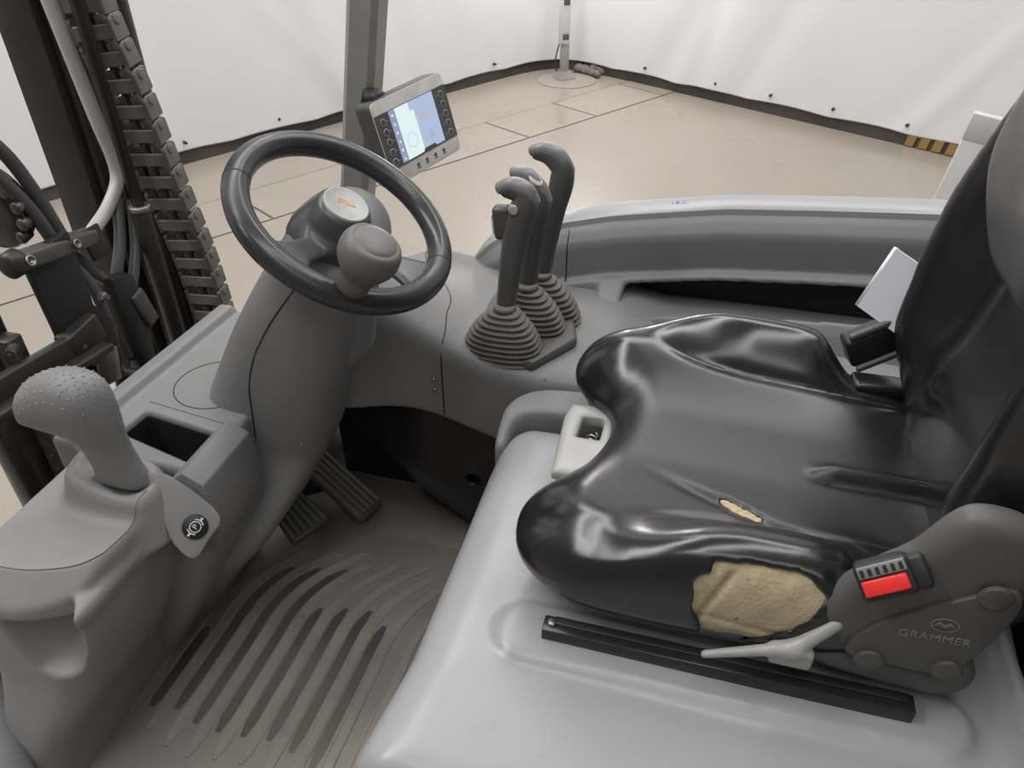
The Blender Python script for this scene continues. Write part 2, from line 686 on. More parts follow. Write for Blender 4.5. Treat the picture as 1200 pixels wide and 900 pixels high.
def interp(xs, ys, soft=0.03):
    """curve through the given points with its corners eased"""
    xs, ys = np.array(xs, float), np.array(ys, float)
    X = np.linspace(xs[0], xs[-1], 600)
    Y = np.interp(X, xs, ys)
    n = max(3, int(600 * soft))
    k = np.exp(-np.linspace(-2, 2, 2 * n + 1) ** 2)
    k /= k.sum()
    Yp = np.concatenate([2 * Y[0] - Y[n:0:-1], Y, 2 * Y[-1] - Y[-2:-n - 2:-1]])
    Y = np.convolve(Yp, k, 'valid')
    return lambda v: np.interp(v, X, Y)

# ================================================================== THE HALL
floor = link('floor', mesh_from([(-12, -4, 0), (8, -4, 0), (8, 10, 0), (-12, 10, 0)], [(0, 1, 2, 3)]), M['floor'], smooth=False)
tag(floor, kind='structure')

CORNER = np.array([-1.47, 6.95])
DL = np.array([-0.488, -0.873])     # along the left screen, away from the corner
DR = np.array([0.874, -0.486])      # along the right screen


def screen_wall(name, d, nrm, length, seed, z0=0.072, z1=4.2):
    """a white tarpaulin hung on the wall: folds and sag modelled in the sheet"""
    r = np.random.default_rng(seed)
    nu, nv = 260, 46
    u = np.linspace(0, length, nu) ** 1.0
    t = np.linspace(0, 1, nv)
    zz = z0 + (z1 - z0) * t ** 1.6
    U, Z = np.meshgrid(u, zz, indexing='ij')
    # round the sheet into the corner and let folds run out from it
    off = 0.16 * np.exp(-(U / 0.20) ** 1.3)
    for k in range(7):
        a0 = r.uniform(0.2, 0.9)
        s0 = r.uniform(0.15, 3.4)
        w = r.uniform(0.05, 0.16)
        off = off + r.uniform(-0.025, 0.03) * np.exp(-((U - s0 - a0 * Z) / w) ** 2) * np.exp(-U / 3.0)
    off = off + 0.012 * np.sin(U * 2.1 + seed) * np.sin(Z * 1.7 + 1) + 0.006 * np.sin(U * 5.3 + Z * 2)
    X = CORNER[0] + d[0] * U + nrm[0] * off
    Y = CORNER[1] + d[1] * U + nrm[1] * off
    sag = 0.012 * np.abs(np.sin(U * math.pi / 0.62)) * np.exp(-(Z - z0) * 6)
    V = np.stack([X, Y, Z + sag], -1).reshape(-1, 3)
    F = []
    for i in range(nu - 1):
        for j in range(nv - 1):
            F.append((i * nv + j, (i + 1) * nv + j, (i + 1) * nv + j + 1, i * nv + j + 1))
    o = link(name, mesh_from(V, F), M['tarp'])
    sm = o.modifiers.new('sheet', 'SOLIDIFY')
    sm.thickness = 0.003
    return tag(o, kind='structure')


NL = np.array([0.873, -0.488])      # into the hall
NR = np.array([-0.486, -0.874])
wall_left = screen_wall('wall_left', DL, NL, 9.0, 3)
wall_right = screen_wall('wall_right', DR, NR, 7.0, 5)


def base_strip(name, d, nrm, length):
    pts = []
    for s in np.concatenate([np.linspace(0, 1.2, 14), [length]]):
        off = 0.15 * math.exp(-(s / 0.20) ** 1.3) - 0.02
        pts.append((CORNER[0] + d[0] * s + nrm[0] * off, CORNER[1] + d[1] * s + nrm[1] * off))
    V, F = [], []
    for p in pts:
        V += [(p[0], p[1], 0.0), (p[0], p[1], 0.12), (p[0] - nrm[0] * 0.03, p[1] - nrm[1] * 0.03, 0.12), (p[0] - nrm[0] * 0.03, p[1] - nrm[1] * 0.03, 0)]
    for i in range(len(pts) - 1):
        for k in range(3):
            F.append((4 * i + k, 4 * i + k + 1, 4 * i + 5 + k, 4 * i + 4 + k))
    return tag(link(name, mesh_from(V, F), M['strip'], smooth=False), kind='structure')


base_strip('baseboard_left', DL, NL, 9.0)
br = base_strip('baseboard_right', DR, NR, 7.0)

# fixing studs along the hem
stud = None
for wall, d, nrm, sts in ((wall_left, DL, NL, [0.75, 1.42, 2.1, 2.75, 3.4, 4.0, 4.6]), (wall_right, DR, NR, [0.18, 0.95, 1.6, 2.05, 2.52, 3.02, 3.6])):
    for s in sts:
        off = 0.16 * math.exp(-(s / 0.20) ** 1.3) + 0.012
        c = Vector((CORNER[0] + d[0] * s + nrm[0] * off, CORNER[1] + d[1] * s + nrm[1] * off, 0.135))
        n = Vector((nrm[0], nrm[1], 0))
        u, v, w = basis(n)
        o = link('stud', lathe_mesh([(0.010, -0.02), (0.010, 0.005), (0.006, 0.009)], frame(c, u, v, w), 10), M['grease'], wall, loc=c)

# yellow and black hazard tape at the foot of the right screen
for k in range(5):
    s = 3.06 + 0.085 * k
    c = CORNER + DR * s + NR * (0.15 * math.exp(-(s / 0.20) ** 1.3) - 0.008)
    m = frame((c[0], c[1], 0.045), (DR[0], DR[1], 0), (0, 0, 1), (-NR[0], -NR[1], 0))
    o = link('hazard_stripe', prism_mesh([(-0.03, -0.038), (0.025, -0.038), (0.038, 0.034), (-0.017, 0.034)], 0.006, m), M['yellow'], br, smooth=False)

# floor plates and slab joints
PA, PC = np.array([-2.41, 3.07]), np.array([-2.52, 3.75])      # two joints running along the left screen
JD = np.array([0.524, 0.852])
JN = np.array([-0.852, 0.524])
gap = float(np.dot(PC - PA, JN))


def on_joint(t, side):
    """point t metres along the inner (0) or outer (1) joint"""
    p = PA + JD * t + JN * gap * side
    return (float(p[0]), float(p[1]))


cuts = [-1.6, 0.36, 2.27, 2.95, 3.72, 4.3]
for i in range(5):
    q = [on_joint(cuts[i] + 0.008, 0.012), on_joint(cuts[i + 1] - 0.008, 0.012), on_joint(cuts[i + 1] - 0.008, 0.988), on_joint(cuts[i] + 0.008, 0.988)]
    link('slab', prism_mesh(q, 0.003, None, 0.001, 1), M['plate'] if i % 2 else M['floor'], floor, smooth=False)


def joint(a, b, w=0.009):
    a, b = np.array(a), np.array(b)
    d = (b - a) / np.linalg.norm(b - a)
    n = np.array([-d[1], d[0]]) * w / 2
    return link('joint', prism_mesh([tuple(a - n), tuple(b - n), tuple(b + n), tuple(a + n)], 0.0010), M['strip'], floor, smooth=False)


joint(on_joint(-1.6, 0), on_joint(4.3, 0))
joint(on_joint(-1.6, 1), on_joint(4.3, 1))
for c in cuts[1:-1]:
    joint(on_joint(c, 0.02), on_joint(c, 0.98))

# ---- pole with socket box in the corner
pole = thing('utility_pole', (-1.30, 6.50, 0), 'white utility pole with a socket box standing in the screen corner', 'pole')
px_, py_ = -1.30, 6.50
link('base_plate', lathe_mesh([(0.24, 0), (0.24, 0.006), (0.235, 0.008)], Matrix.Translation((px_ + 0.03, py_ - 0.03, 0)), 30), M['plate'], pole, smooth=False)
link('foot', lathe_mesh([(0.10, 0.008), (0.095, 0.02), (0.045, 0.075), (0.035, 0.075)], Matrix.Translation((px_, py_, 0)), 4), M['plate'], pole, smooth=False)
link('sleeve', lathe_mesh([(0.037, 0.06), (0.037, 0.62)], Matrix.Translation((px_, py_, 0)), 16), M['pole'], pole)
link('shaft', lathe_mesh([(0.024, 0.55), (0.024, 2.6)], Matrix.Translation((px_, py_, 0)), 16), M['pole'], pole)
bxm = frame((px_, py_ - 0.05, 0.47), Vector((0.966, 0.259, 0)), Vector((0.259, -0.966, 0)) * -1, (0, 0, 1))
sb = link('socket_box', box_mesh(0.085, 0.07, 0.36, bxm, 0.006), M['socketbox'], pole)
for dz in (0.125, -0.125):
    link('socket', box_mesh(0.048, 0.012, 0.042, bxm @ Matrix.Translation((0.012, -0.036, dz)), 0.003), M['plastic_dark'], sb)
link('cable', tube_mesh(catmull([(px_ - 0.03, py_ - 0.05, 0.30), (px_ - 0.06, py_ - 0.04, 0.2), (px_ - 0.07, py_ - 0.03, 0.1), (px_ - 0.06, py_ + 0.02, 0.06)], 6), 0.006, 8), M['strip'], pole)

# crumpled grey cloth roll lying behind the pole
cr_ = thing('cloth_roll', (-1.08, 6.65, 0.0), 'crumpled grey cloth roll lying on the floor behind the pole', 'cloth')
def roll_fn(x, y, z):
    d = capsule(x, y, z, (-1.24, 6.76, 0.035), (-1.03, 6.60, 0.03), 0.035, 0.024)
    for k, (a, b) in enumerate([(-1.16, 6.80), (-1.08, 6.76), (-1.00, 6.74)]):
        d = smin(d, ellipsoid(x, y, z, (a, b, 0.035), (0.055, 0.045, 0.035 + 0.012 * (k % 2))), 0.02)
    d = d + 0.008 * np.sin(x * 60 + z * 30) * np.sin(y * 70)
    return np.maximum(d, -z + 0.002)
sdf_part('roll', mat('grey_cloth', (0.20, 0.18, 0.165), 0.9, col2=(0.13, 0.12, 0.11), cscale=30), cr_, roll_fn, (-1.35, 6.5, 0), (-0.85, 6.9, 0.13), 0.010)

# ================================================================== THE TRUCK BODY
truck = thing('forklift_truck', (0.0, 0.75, 0.60), 'grey electric forklift body with light hood and dark plastic cab panels', 'forklift')
YC = 0.715          # centre line of the truck


# ---- hood under the seat
def hood_fn(x, y, z):
    foot = poly_sd(x, y, curve_poly([(-0.235, 0.29), (-0.235, 0.45), (-0.235, 0.62), (-0.235, 0.80), (-0.215, 0.850), (-0.17, 0.862), (0.0, 0.862),
                                     (0.20, 0.862), (0.395, 0.862), (0.395, 0.60), (0.395, 0.29), (0.20, 0.285), (-0.02, 0.285)], 3))
    top = 1.0 + 0.009 * (1 - sstep(0.0, 0.012, slab_round(x, y, (-0.115, 0.497), (0.285, 0.497), 0.030)))
    top = top + 0.012 * sstep(0.372, 0.382, x)
    top = top + 0.002 * np.sin(x * 9) * np.sin(y * 8)
    top = top - 0.02 * sstep(0.34, 0.30, y)
    return smax(smax(foot, z - top, 0.055), 0.62 - z, 0.01)


def slab_round(x, y, a, b, r):
    ex, ey = b[0] - a[0], b[1] - a[1]
    t = np.clip(((x - a[0]) * ex + (y - a[1]) * ey) / (ex * ex + ey * ey), 0, 1)
    return np.sqrt((x - a[0] - ex * t) ** 2 + (y - a[1] - ey * t) ** 2) - r


hood = sdf_part('hood', M['paint'], truck, hood_fn, (-0.25, 0.27, 0.60), (0.41, 0.88, 1.03), 0.006)

# dark bulkhead behind the hood
link('rear_bulkhead', box_mesh(0.06, 0.74, 0.62, Matrix.Translation((0.44, 0.66, 0.92)), 0.01), M['black'], truck)

# chassis under the floor and the near sill
link('chassis', box_mesh(1.25, 0.86, 0.45, Matrix.Translation((-0.20, 0.76, 0.36)), 0.02), M['grease'], truck)


# ---- plastic trim round the far corner of the hood
trim_poly = curve_poly([(-0.240, 0.800), (-0.243, 0.84), (-0.235, 0.885), (-0.20, 0.918), (-0.12, 0.93), (0.10, 0.935), (0.38, 0.935), (0.38, 0.868), (0.10, 0.868), (-0.12, 0.866), (-0.195, 0.858), (-0.222, 0.835), (-0.226, 0.800)], 3)
def trim_fn(x, y, z):
    d = poly_sd(x, y, trim_poly)
    d = smax(d, z - (1.012 - 0.02 * sstep(0.86, 0.80, y)), 0.012)
    return smax(d, 0.80 - z, 0.01)
sdf_part('corner_trim', M['plastic'], truck, trim_fn, (-0.27, 0.76, 0.79), (0.40, 0.95, 1.02), 0.005)


# ---- right-hand console that carries the levers, sweeping up to the steering column
con_poly = curve_poly([(-0.64, 0.90), (-0.63, 1.02), (-0.575, 1.18), (-0.535, 1.27), (-0.47, 1.315), (-0.30, 1.325), (-0.10, 1.325), (0.38, 1.325), (0.38, 1.14),
                       (0.38, 0.955), (0.10, 0.955), (-0.15, 0.955), (-0.30, 0.953), (-0.40, 0.948), (-0.46, 0.925), (-0.52, 0.885), (-0.60, 0.87)], 4)
con_sx = interp([-0.70, -0.56, -0.50, -0.45, -0.40, -0.36, -0.30, -0.22, -0.12, -0.05], [1.15, 1.145, 1.13, 1.095, 1.058, 1.035, 1.016, 1.003, 1.0, 0.94])
con_bot = interp([-0.70, -0.52, -0.41, -0.28, -0.22, 0.4], [0.94, 0.93, 0.902, 0.858, 0.84, 0.84])
def con_fn(x, y, z):
    d = poly_sd(x, y, con_poly)
    tz = con_sx(x) - (con_sx(x) - 1.0) * 0.75 * sstep(0.98, 1.26, y)
    d = smax(d, z - tz, 0.034)
    d = smax(d, con_bot(x) - z, 0.008)
    return d
sdf_part('side_console', M['plastic'], truck, con_fn, (-0.66, 0.85, 0.83), (0.40, 1.34, 1.17), 0.004, 1)

shut_line(con_fn, [(-0.372, z) for z in np.linspace(0.90, 1.02, 9)], 1, 0.90, 1.10, truck)
shut_line(con_fn, [(-0.372 - 0.02 * sstep(0.96, 1.06, y) - 0.12 * sstep(1.05, 1.28, y), y) for y in np.linspace(0.962, 1.27, 24)], 2, 1.2, 0.9, truck)
shut_line(con_fn, [(-0.205, z) for z in np.linspace(0.85, 0.995, 9)], 1, 0.90, 1.10, truck)
# base plate of the boots
bp = [(-0.352, 1.015), (-0.250, 0.970), (-0.225, 0.968), (-0.172, 1.058), (-0.205, 1.165), (-0.225, 1.175), (-0.345, 1.175)]
link('boot_plate', prism_mesh(bp, 0.02, Matrix.Translation((0, 0, 1.0)) @ Matrix.Rotation(0, 4, 'X'), 0.006), M['plastic_dark'], truck, angle=40)

# ---- black kick panel below the console
def kick_fn(x, y, z):
    p = curve_poly([(-0.70, 0.98), (-0.68, 0.86), (-0.60, 0.80), (-0.525, 0.765), (-0.465, 0.722), (-0.41, 0.68), (-0.36, 0.645), (-0.31, 0.60), (-0.20, 0.60), (-0.20, 0.80), (-0.21, 0.92), (-0.40, 0.96), (-0.55, 0.98)], 4)
    d = poly_sd(x, z, p)
    yc = 0.985 + 0.05 * sstep(-0.42, -0.62, x) - 0.012 * gauss(z - (0.72 - 0.55 * (x + 0.47)), 0.03)
    d = smax(d, np.abs(y - yc) - 0.008, 0.008)
    hole = np.sqrt(((x + 0.335) / 1.0) ** 2 + ((z - 0.735) / 0.85) ** 2) - 0.014
    return np.maximum(d, -hole)
sdf_part('kick_panel', M['blackgloss'], truck, kick_fn, (-0.72, 0.93, 0.58), (-0.18, 1.06, 1.0), 0.004)
link('inner_sill', box_mesh(0.50, 0.02, 0.34, Matrix.Translation((-0.40, 1.085, 0.73)), 0.002), M['black'], truck)
link('toe_board', prism_mesh([(-0.74, 0.585), (-0.74, 0.60), (-0.78, 0.66), (-0.82, 0.80), (-0.82, 0.93), (-0.84, 0.93), (-0.84, 0.585)], 0.42,
                             frame((0, 1.10, 0), (1, 0, 0), (0, 0, 1), (0, -1, 0))), M['black'], truck, angle=30)
link('front_bulkhead', box_mesh(0.02, 0.30, 0.36, Matrix.Translation((-0.70, 1.14, 0.76)), 0.002), M['black'], truck)

for (sx_, sz_) in ((-0.385, 0.972), (-0.385, 0.952)):
    link('rivet', lathe_mesh([(0.0035, 0), (0.0035, 0.0015), (0.0015, 0.003)], frame((sx_, 0.9475, sz_), (1, 0, 0), (0, 0, 1), (0, -1, 0)), 10), M['steel'], truck)

# ---- right fender: inner face, storage slot, painted lip
lipz = interp([-0.47, -0.455, -0.44, -0.42, -0.39, -0.36, -0.325, -0.287, -0.247, -0.162, 0.029, 0.181, 0.338, 0.5],
              [0.93, 0.96, 0.99, 1.025, 1.058, 1.076, 1.090, 1.103, 1.116, 1.139, 1.173, 1.187, 1.199, 1.208])
def fender_fn(x, y, z):
    q = z - lipz(x)              # height below the lip
    prof = [(1.296, -0.012), (1.284, -0.022), (1.272, -0.040), (1.270, -0.050), (1.272, -0.085), (1.274, -0.110), (1.259, -0.117), (1.257, -0.127), (1.262, -0.30), (1.330, -0.30), (1.330, -0.014)]
    d = smax(poly_sd(y + 0 * x, q, prof), -q - 0.31, 0.01)
    low = poly_sd(y + 0 * x, q, [(1.192, -0.185), (1.203, -0.166), (1.212, -0.164), (1.28, -0.164), (1.28, -0.4), (1.12, -0.4), (1.16, -0.27)])
    frame_ = smax(poly_sd(y + 0 * x, q, [(1.192, -0.185), (1.203, -0.160), (1.255, -0.116), (1.28, -0.116), (1.28, -0.4), (1.12, -0.4), (1.16, -0.27)]),
                  np.abs(x + 0.148) - 0.026, 0.012)
    d = smin(d, smax(low, -0.16 - x, 0.02), 0.006)
    d = smin(d, frame_, 0.006)
    slot = smax(smax(slab(y, 1.209, 1.312), slab(q, -0.32, -0.1265 + 0 * x), 0.006), -0.124 - x, 0.015)
    d = smax(d, -slot, 0.004)
    d = smax(d, -0.455 - x, 0.02)
    d = np.maximum(d, x - 0.46)
    d = np.maximum(d, 0.80 - z)
    return d
sdf_part('fender_panel', M['plastic'], truck, fender_fn, (-0.48, 1.12, 0.79), (0.46, 1.355, 1.215), 0.0045, 1)

shut_line(fender_fn, [(-0.236, z) for z in np.linspace(1.005, 1.100, 12)], 1, 1.15, 1.34, truck)
# black sheet added inside the storage slot to deepen its shade
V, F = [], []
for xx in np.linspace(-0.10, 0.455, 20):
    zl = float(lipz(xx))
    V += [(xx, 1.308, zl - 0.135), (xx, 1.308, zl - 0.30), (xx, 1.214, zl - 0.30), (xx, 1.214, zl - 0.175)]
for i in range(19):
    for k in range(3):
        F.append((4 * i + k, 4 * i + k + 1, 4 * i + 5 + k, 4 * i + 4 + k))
link('slot_shade_sheet', mesh_from(V, F), M['black'], truck, smooth=False)
lp = []
for xx in np.concatenate([np.linspace(-0.465, -0.30, 24), np.linspace(-0.28, 0.46, 22)]):
    lp.append((xx, 1.324, float(lipz(xx)) - 0.006))
V, F = [], []
for (xx, yy, zz) in lp:
    for dy, dz in ((-0.032, -0.010), (-0.031, 0.001), (-0.024, 0.006), (0.022, 0.006), (0.030, -0.001), (0.031, -0.25), (0.02, -0.25), (0.018, -0.010)):
        V.append((xx, yy + dy, zz + dz))
for i in range(len(lp) - 1):
    for k in range(8):
        F.append((8 * i + k, 8 * i + (k + 1) % 8, 8 * i + 8 + (k + 1) % 8, 8 * i + 8 + k))
F.append(tuple(range(8)))
F.append(tuple(range((len(lp) - 1) * 8, len(lp) * 8)))
bm = bmesh.new(); bm.from_mesh(mesh_from(V, F))
lip = link('fender_lip', from_bm(bm), M['paint'], truck, angle=40)
link('handwritten_note', text_mesh('15.29', 0.017, frame((-0.045, 1.322, float(lipz(-0.045)) + 0.0006), (1, 0.0, 0.12), (0, 1, 0), (-0.12, 0, 1)), 0.0002), M['blueink'], lip, smooth=False)

# ---- dash shelf with tray, left of the steering column
def shelf_fn(x, y, z):
    foot = poly_sd(x, y, [(-0.834, 0.628), (-0.812, 1.02), (-0.60, 1.02), (-0.60, 0.80), (-0.602, 0.628)])
    top = 1.0 + 0.013 * sstep(-0.783, -0.795, x + (y - 0.85) * -0.055)
    d = smax(foot, z - top, 0.012)
    d = smax(d, 0.86 - z, 0.01)
    tray = poly_sd(x, y, [(-0.764, 0.672), (-0.758, 0.732), (-0.628, 0.713), (-0.626, 0.640)])
    d = smax(d, -smax(tray + 0.004 + 0.10 * np.maximum(1.0 - z, 0), 0.890 - z, 0.02), 0.008)
    return d
sdf_part('dash_shelf', M['plastic'], truck, shelf_fn, (-0.85, 0.61, 0.85), (-0.58, 1.03, 1.03), 0.0033, 1)

def tray_shade_fn(x, y, z):  # black shell added in the tray, standing in for the shade inside it
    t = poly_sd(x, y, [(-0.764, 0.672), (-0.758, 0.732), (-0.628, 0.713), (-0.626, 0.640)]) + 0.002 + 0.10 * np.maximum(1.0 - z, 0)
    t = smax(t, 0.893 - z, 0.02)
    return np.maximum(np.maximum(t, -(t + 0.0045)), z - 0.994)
sdf_part('tray_shade_shell', M['black'], truck, tray_shade_fn, (-0.78, 0.63, 0.885), (-0.61, 0.75, 1.0), 0.0024, 1)
shut_line(shelf_fn, [(-0.690 + 0.064 * math.cos(a), 0.812 + 0.062 * math.sin(a)) for a in np.linspace(0, 2 * math.pi, 49)[:-1]], 2, 1.03, 0.9, truck, 0.0012, True, 'cup_ring')
shut_line(shelf_fn, [(xx, 0.745 - 0.13 * (xx + 0.75)) for xx in np.linspace(-0.762, -0.605, 14)], 2, 1.03, 0.9, truck, 0.0008)
# wedge-shaped end block right of the tray
wp = [(-0.635, 0.985), (-0.628, 1.002), (-0.600, 1.026), (-0.572, 1.010), (-0.566, 0.94), (-0.575, 0.90), (-0.635, 0.90)]
link('dash_block', prism_mesh(wp, 0.115, frame((0, 0.712, 0), (1, 0, 0), (0, 0, 1), (0, -1, 0)), 0.003), M['plastic'], truck, angle=30)

# ---- cowl round the steering column
col_prof = curve_poly([(-0.505, 1.285), (-0.545, 1.242), (-0.618, 1.138), (-0.675, 1.040), (-0.697, 0.995), (-0.688, 0.962), (-0.665, 0.915), (-0.66, 0.855), (-0.69, 0.775),
                       (-0.76, 0.68), (-0.79, 0.60), (-0.72, 0.60), (-0.700, 0.635), (-0.649, 0.712), (-0.590, 0.785), (-0.553, 0.85), (-0.515, 0.925), (-0.490, 0.995), (-0.458, 1.09), (-0.432, 1.17), (-0.425, 1.225), (-0.455, 1.27)], 4)
def col_fn(x, y, z):
    d = poly_sd(x, z, col_prof)
    yn = 0.756 - 0.115 * sstep(0.93, 0.76, z)
    d = smax(d, slab(y, yn, 0.920 - 0.03 * sstep(0.95, 0.75, z)), 0.072)
    return smax(d, 0.602 - z, 0.01)
sdf_part('column_cowl', M['plastic'], truck, col_fn, (-0.81, 0.62, 0.59), (-0.40, 0.94, 1.30), 0.0045, 2)
seam = catmull([(-0.478, 1.235), (-0.491, 1.221), (-0.535, 1.165), (-0.569, 1.11), (-0.588, 1.06), (-0.594, 1.02), (-0.600, 0.96), (-0.608, 0.91)], 5)
shut_line(col_fn, [tuple(p) for p in seam], 1, 0.62, 0.92, truck)
# housing between the column foot and the near console
low_prof = curve_poly([(-0.80, 0.60), (-0.735, 0.60), (-0.700, 0.660), (-0.650, 0.745), (-0.605, 0.835), (-0.588, 0.880), (-0.600, 0.905), (-0.64, 0.895), (-0.70, 0.870), (-0.80, 0.865)], 3)
def low_fn(x, y, z):
    return smax(poly_sd(x, z, low_prof), slab(y, 0.575, 0.80), 0.03)
sdf_part('lower_housing', M['plastic'], truck, low_fn, (-0.81, 0.56, 0.59), (-0.57, 0.82, 0.97), 0.005, 2)
# instrument hood behind the wheel hub
def binn_fn(x, y, z):
    d = capsule(x, y, z, (-0.55, 0.905, 1.13), (-0.475, 0.900, 1.245), 0.075, 0.058)
    d = smin(d, capsule(x, y, z, (-0.50, 0.86, 1.10), (-0.46, 0.845, 1.25), 0.06, 0.05), 0.03)
    return smax(d, 1.05 - z, 0.01)
sdf_part('instrument_hood', M['plastic'], truck, binn_fn, (-0.65, 0.78, 1.04), (-0.40, 0.99, 1.32), 0.005)
for (sx_, sz_) in ((-0.483, 1.126), (-0.535, 0.948)):
    link('screw', lathe_mesh([(0.006, 0), (0.006, 0.002), (0.003, 0.004)], frame((sx_, 0.771, sz_), (1, 0, 0), (0, 0, 1), (0, -1, 0)), 12), M['steel'], truck)

# ---- near console with grab handle
nc_poly = [(-0.785, 0.60), (-0.785, 0.392)] + [tuple(p) for p in catmull([(-0.73, 0.392), (-0.70, 0.396), (-0.662, 0.412), (-0.635, 0.438), (-0.623, 0.489)], 5)] + [(-0.620, 0.575), (-0.640, 0.60)]
nc_top = [(-0.782, 0.60), (-0.782, 0.427)] + [tuple(p) for p in catmull([(-0.73, 0.427), (-0.69, 0.433), (-0.652, 0.449), (-0.634, 0.469), (-0.628, 0.494)], 5)] + [(-0.624, 0.572), (-0.640, 0.60)]
leg_prof = curve_poly([(-0.790, 0.975), (-0.70, 0.978), (-0.624, 0.970), (-0.626, 0.93), (-0.640, 0.865), (-0.680, 0.772), (-0.722, 0.69), (-0.738, 0.60), (-0.742, 0.50), (-0.80, 0.46), (-0.84, 0.50), (-0.82, 0.70), (-0.80, 0.85)], 4)
def near_fn(x, y, z):
    a = poly_sd(x, y, nc_poly)
    b = poly_sd(x, y, nc_top)
    tz = 1.0 - 1.05 * np.maximum(b, 0)
    d = smax(smax(a, z - tz, 0.006), 0.945 - z, 0.004)
    # collar of the handle
    col = smax(poly_sd(x, y, curve_poly([(-0.752, 0.600), (-0.745, 0.548), (-0.715, 0.528), (-0.66, 0.524), (-0.618, 0.534), (-0.612, 0.575), (-0.64, 0.612), (-0.71, 0.622)], 4)) + 0.28 * (z - 1.0),
               z - (1.032 - 0.16 * (x + 0.66)), 0.014)
    col = smax(col, 0.95 - z, 0.01)
    d = smin(d, col, 0.014)
    # body and leg
    leg = poly_sd(x, z, leg_prof)
    leg = smax(leg, slab(y, 0.388 - 0.055 * sstep(0.84, 0.60, z), 0.625), 0.045)
    alc = smax(ellipsoid(x, y, z, (-0.676, 0.368, 0.965), (0.052, 0.078, 0.128)), 0.850 - z, 0.02)
    leg = smax(leg, -alc, 0.004)
    d = smin(d, leg, 0.005)
    # pocket the handle stands in
    hol = capsule(x, y, z, (-0.705, 0.578, 1.06), (-0.650, 0.567, 1.045), 0.030, 0.030)
    return smax(d, -hol, 0.005)
sdf_part('near_console', M['plastic_light'], truck, near_fn, (-0.86, 0.32, 0.45), (-0.59, 0.67, 1.07), 0.0036, 1)

crease = [tuple(p) for p in catmull([(-0.78, 0.427), (-0.73, 0.427), (-0.69, 0.433), (-0.652, 0.449), (-0.634, 0.469), (-0.628, 0.494), (-0.6255, 0.535), (-0.6245, 0.560)], 6)]
link('crease_line', tube_mesh(surf_line(near_fn, crease, 2, 1.06, 0.95), 0.0007, 6), M['plastic'], truck)

plate_pts = [(-0.640, 0.586, 1.030), (-0.605, 0.597, 1.010), (-0.570, 0.594, 0.986), (-0.550, 0.586, 0.966), (-0.560, 0.568, 0.948), (-0.574, 0.546, 0.929), (-0.594, 0.542, 0.955), (-0.606, 0.550, 0.990), (-0.622, 0.562, 1.016)]
C0 = np.mean(plate_pts[2:7], 0)
u_, s_, vt_ = np.linalg.svd(np.array(plate_pts) - np.mean(plate_pts, 0))
pz = Vector(vt_[2]); pz = pz if pz.z > 0 else -pz
px_ax = Vector((0.6, 0.8, -0.2)); px_ax = (px_ax - pz * px_ax.dot(pz)).normalized()
py_ax = pz.cross(px_ax)
PM = frame(C0, px_ax, py_ax, pz)
inv = PM.inverted()
loc2 = [(inv @ Vector(p)) for p in plate_pts]
pp = curve_poly([(p.x, p.y) for p in loc2], 3)
plate = link('button_plate', prism_mesh(pp, 0.065, PM @ Matrix.Translation((0, 0, -0.061)), 0.003), M['plastic_light'], truck, angle=40)
BM_ = frame(np.array((-0.577, 0.568, 0.965)) + np.array(pz) * 0.005, px_ax, py_ax, pz)
btn = link('parking_brake_button', lathe_mesh([(0.0160, -0.006), (0.0160, 0.0015), (0.0148, 0.0028), (0.0, 0.0032)], BM_, 28, cap=False), M['black'], truck)
TM = BM_ @ Matrix.Translation((0, 0, 0.0034)) @ Matrix.Rotation(R(38), 4, 'Z') @ Matrix.Diagonal((1.2, 1.2, 1, 1))
sym = [text_mesh('P', 0.0085, TM, 0.0002)]
ringm = lathe_mesh([(0.0052, 0), (0.0062, 0), (0.0062, 0.0004), (0.0052, 0.0004)], TM, 24, cap=False)
sym.append(ringm)
for s in (-1, 1):
    arc = [(s * 0.0074 * math.cos(a), 0.0074 * math.sin(a)) for a in np.linspace(-0.7, 0.7, 7)] + [(s * 0.0086 * math.cos(a), 0.0086 * math.sin(a)) for a in np.linspace(0.7, -0.7, 7)]
    sym.append(prism_mesh(arc, 0.0004, TM))
    sym.append(prism_mesh([(s * 0.0086, -0.0012), (s * 0.0118, -0.0012), (s * 0.0118, 0.0012), (s * 0.0086, 0.0012)], 0.0004, TM))
link('brake_symbol', merge(sym), M['white'], btn, smooth=False)

# ---- grab handle on the near console
hp = curve_poly([(-0.700, 1.015), (-0.703, 1.055), (-0.712, 1.082), (-0.748, 1.090), (-0.779, 1.100), (-0.782, 1.125), (-0.762, 1.158), (-0.715, 1.186), (-0.675, 1.188), (-0.650, 1.168), (-0.641, 1.130), (-0.634, 1.070), (-0.628, 1.015)], 4)
handle = thing('grab_handle', (-0.665, 0.57, 1.02), 'grey grab handle with dimpled grip rising from near console', 'handle')
def hand_fn(x, y, z):
    d = poly_sd(x, z, hp)
    half = 0.027 + 0.010 * sstep(1.08, 1.15, z)
    yy = y - 0.570 + 0.06 * (z - 1.1) * 0
    return smax(d, np.abs(yy) - half, 0.05)
sdf_part('grip', M['plastic'], handle, hand_fn, (-0.80, 0.52, 0.99), (-0.61, 0.62, 1.20), 0.0035)
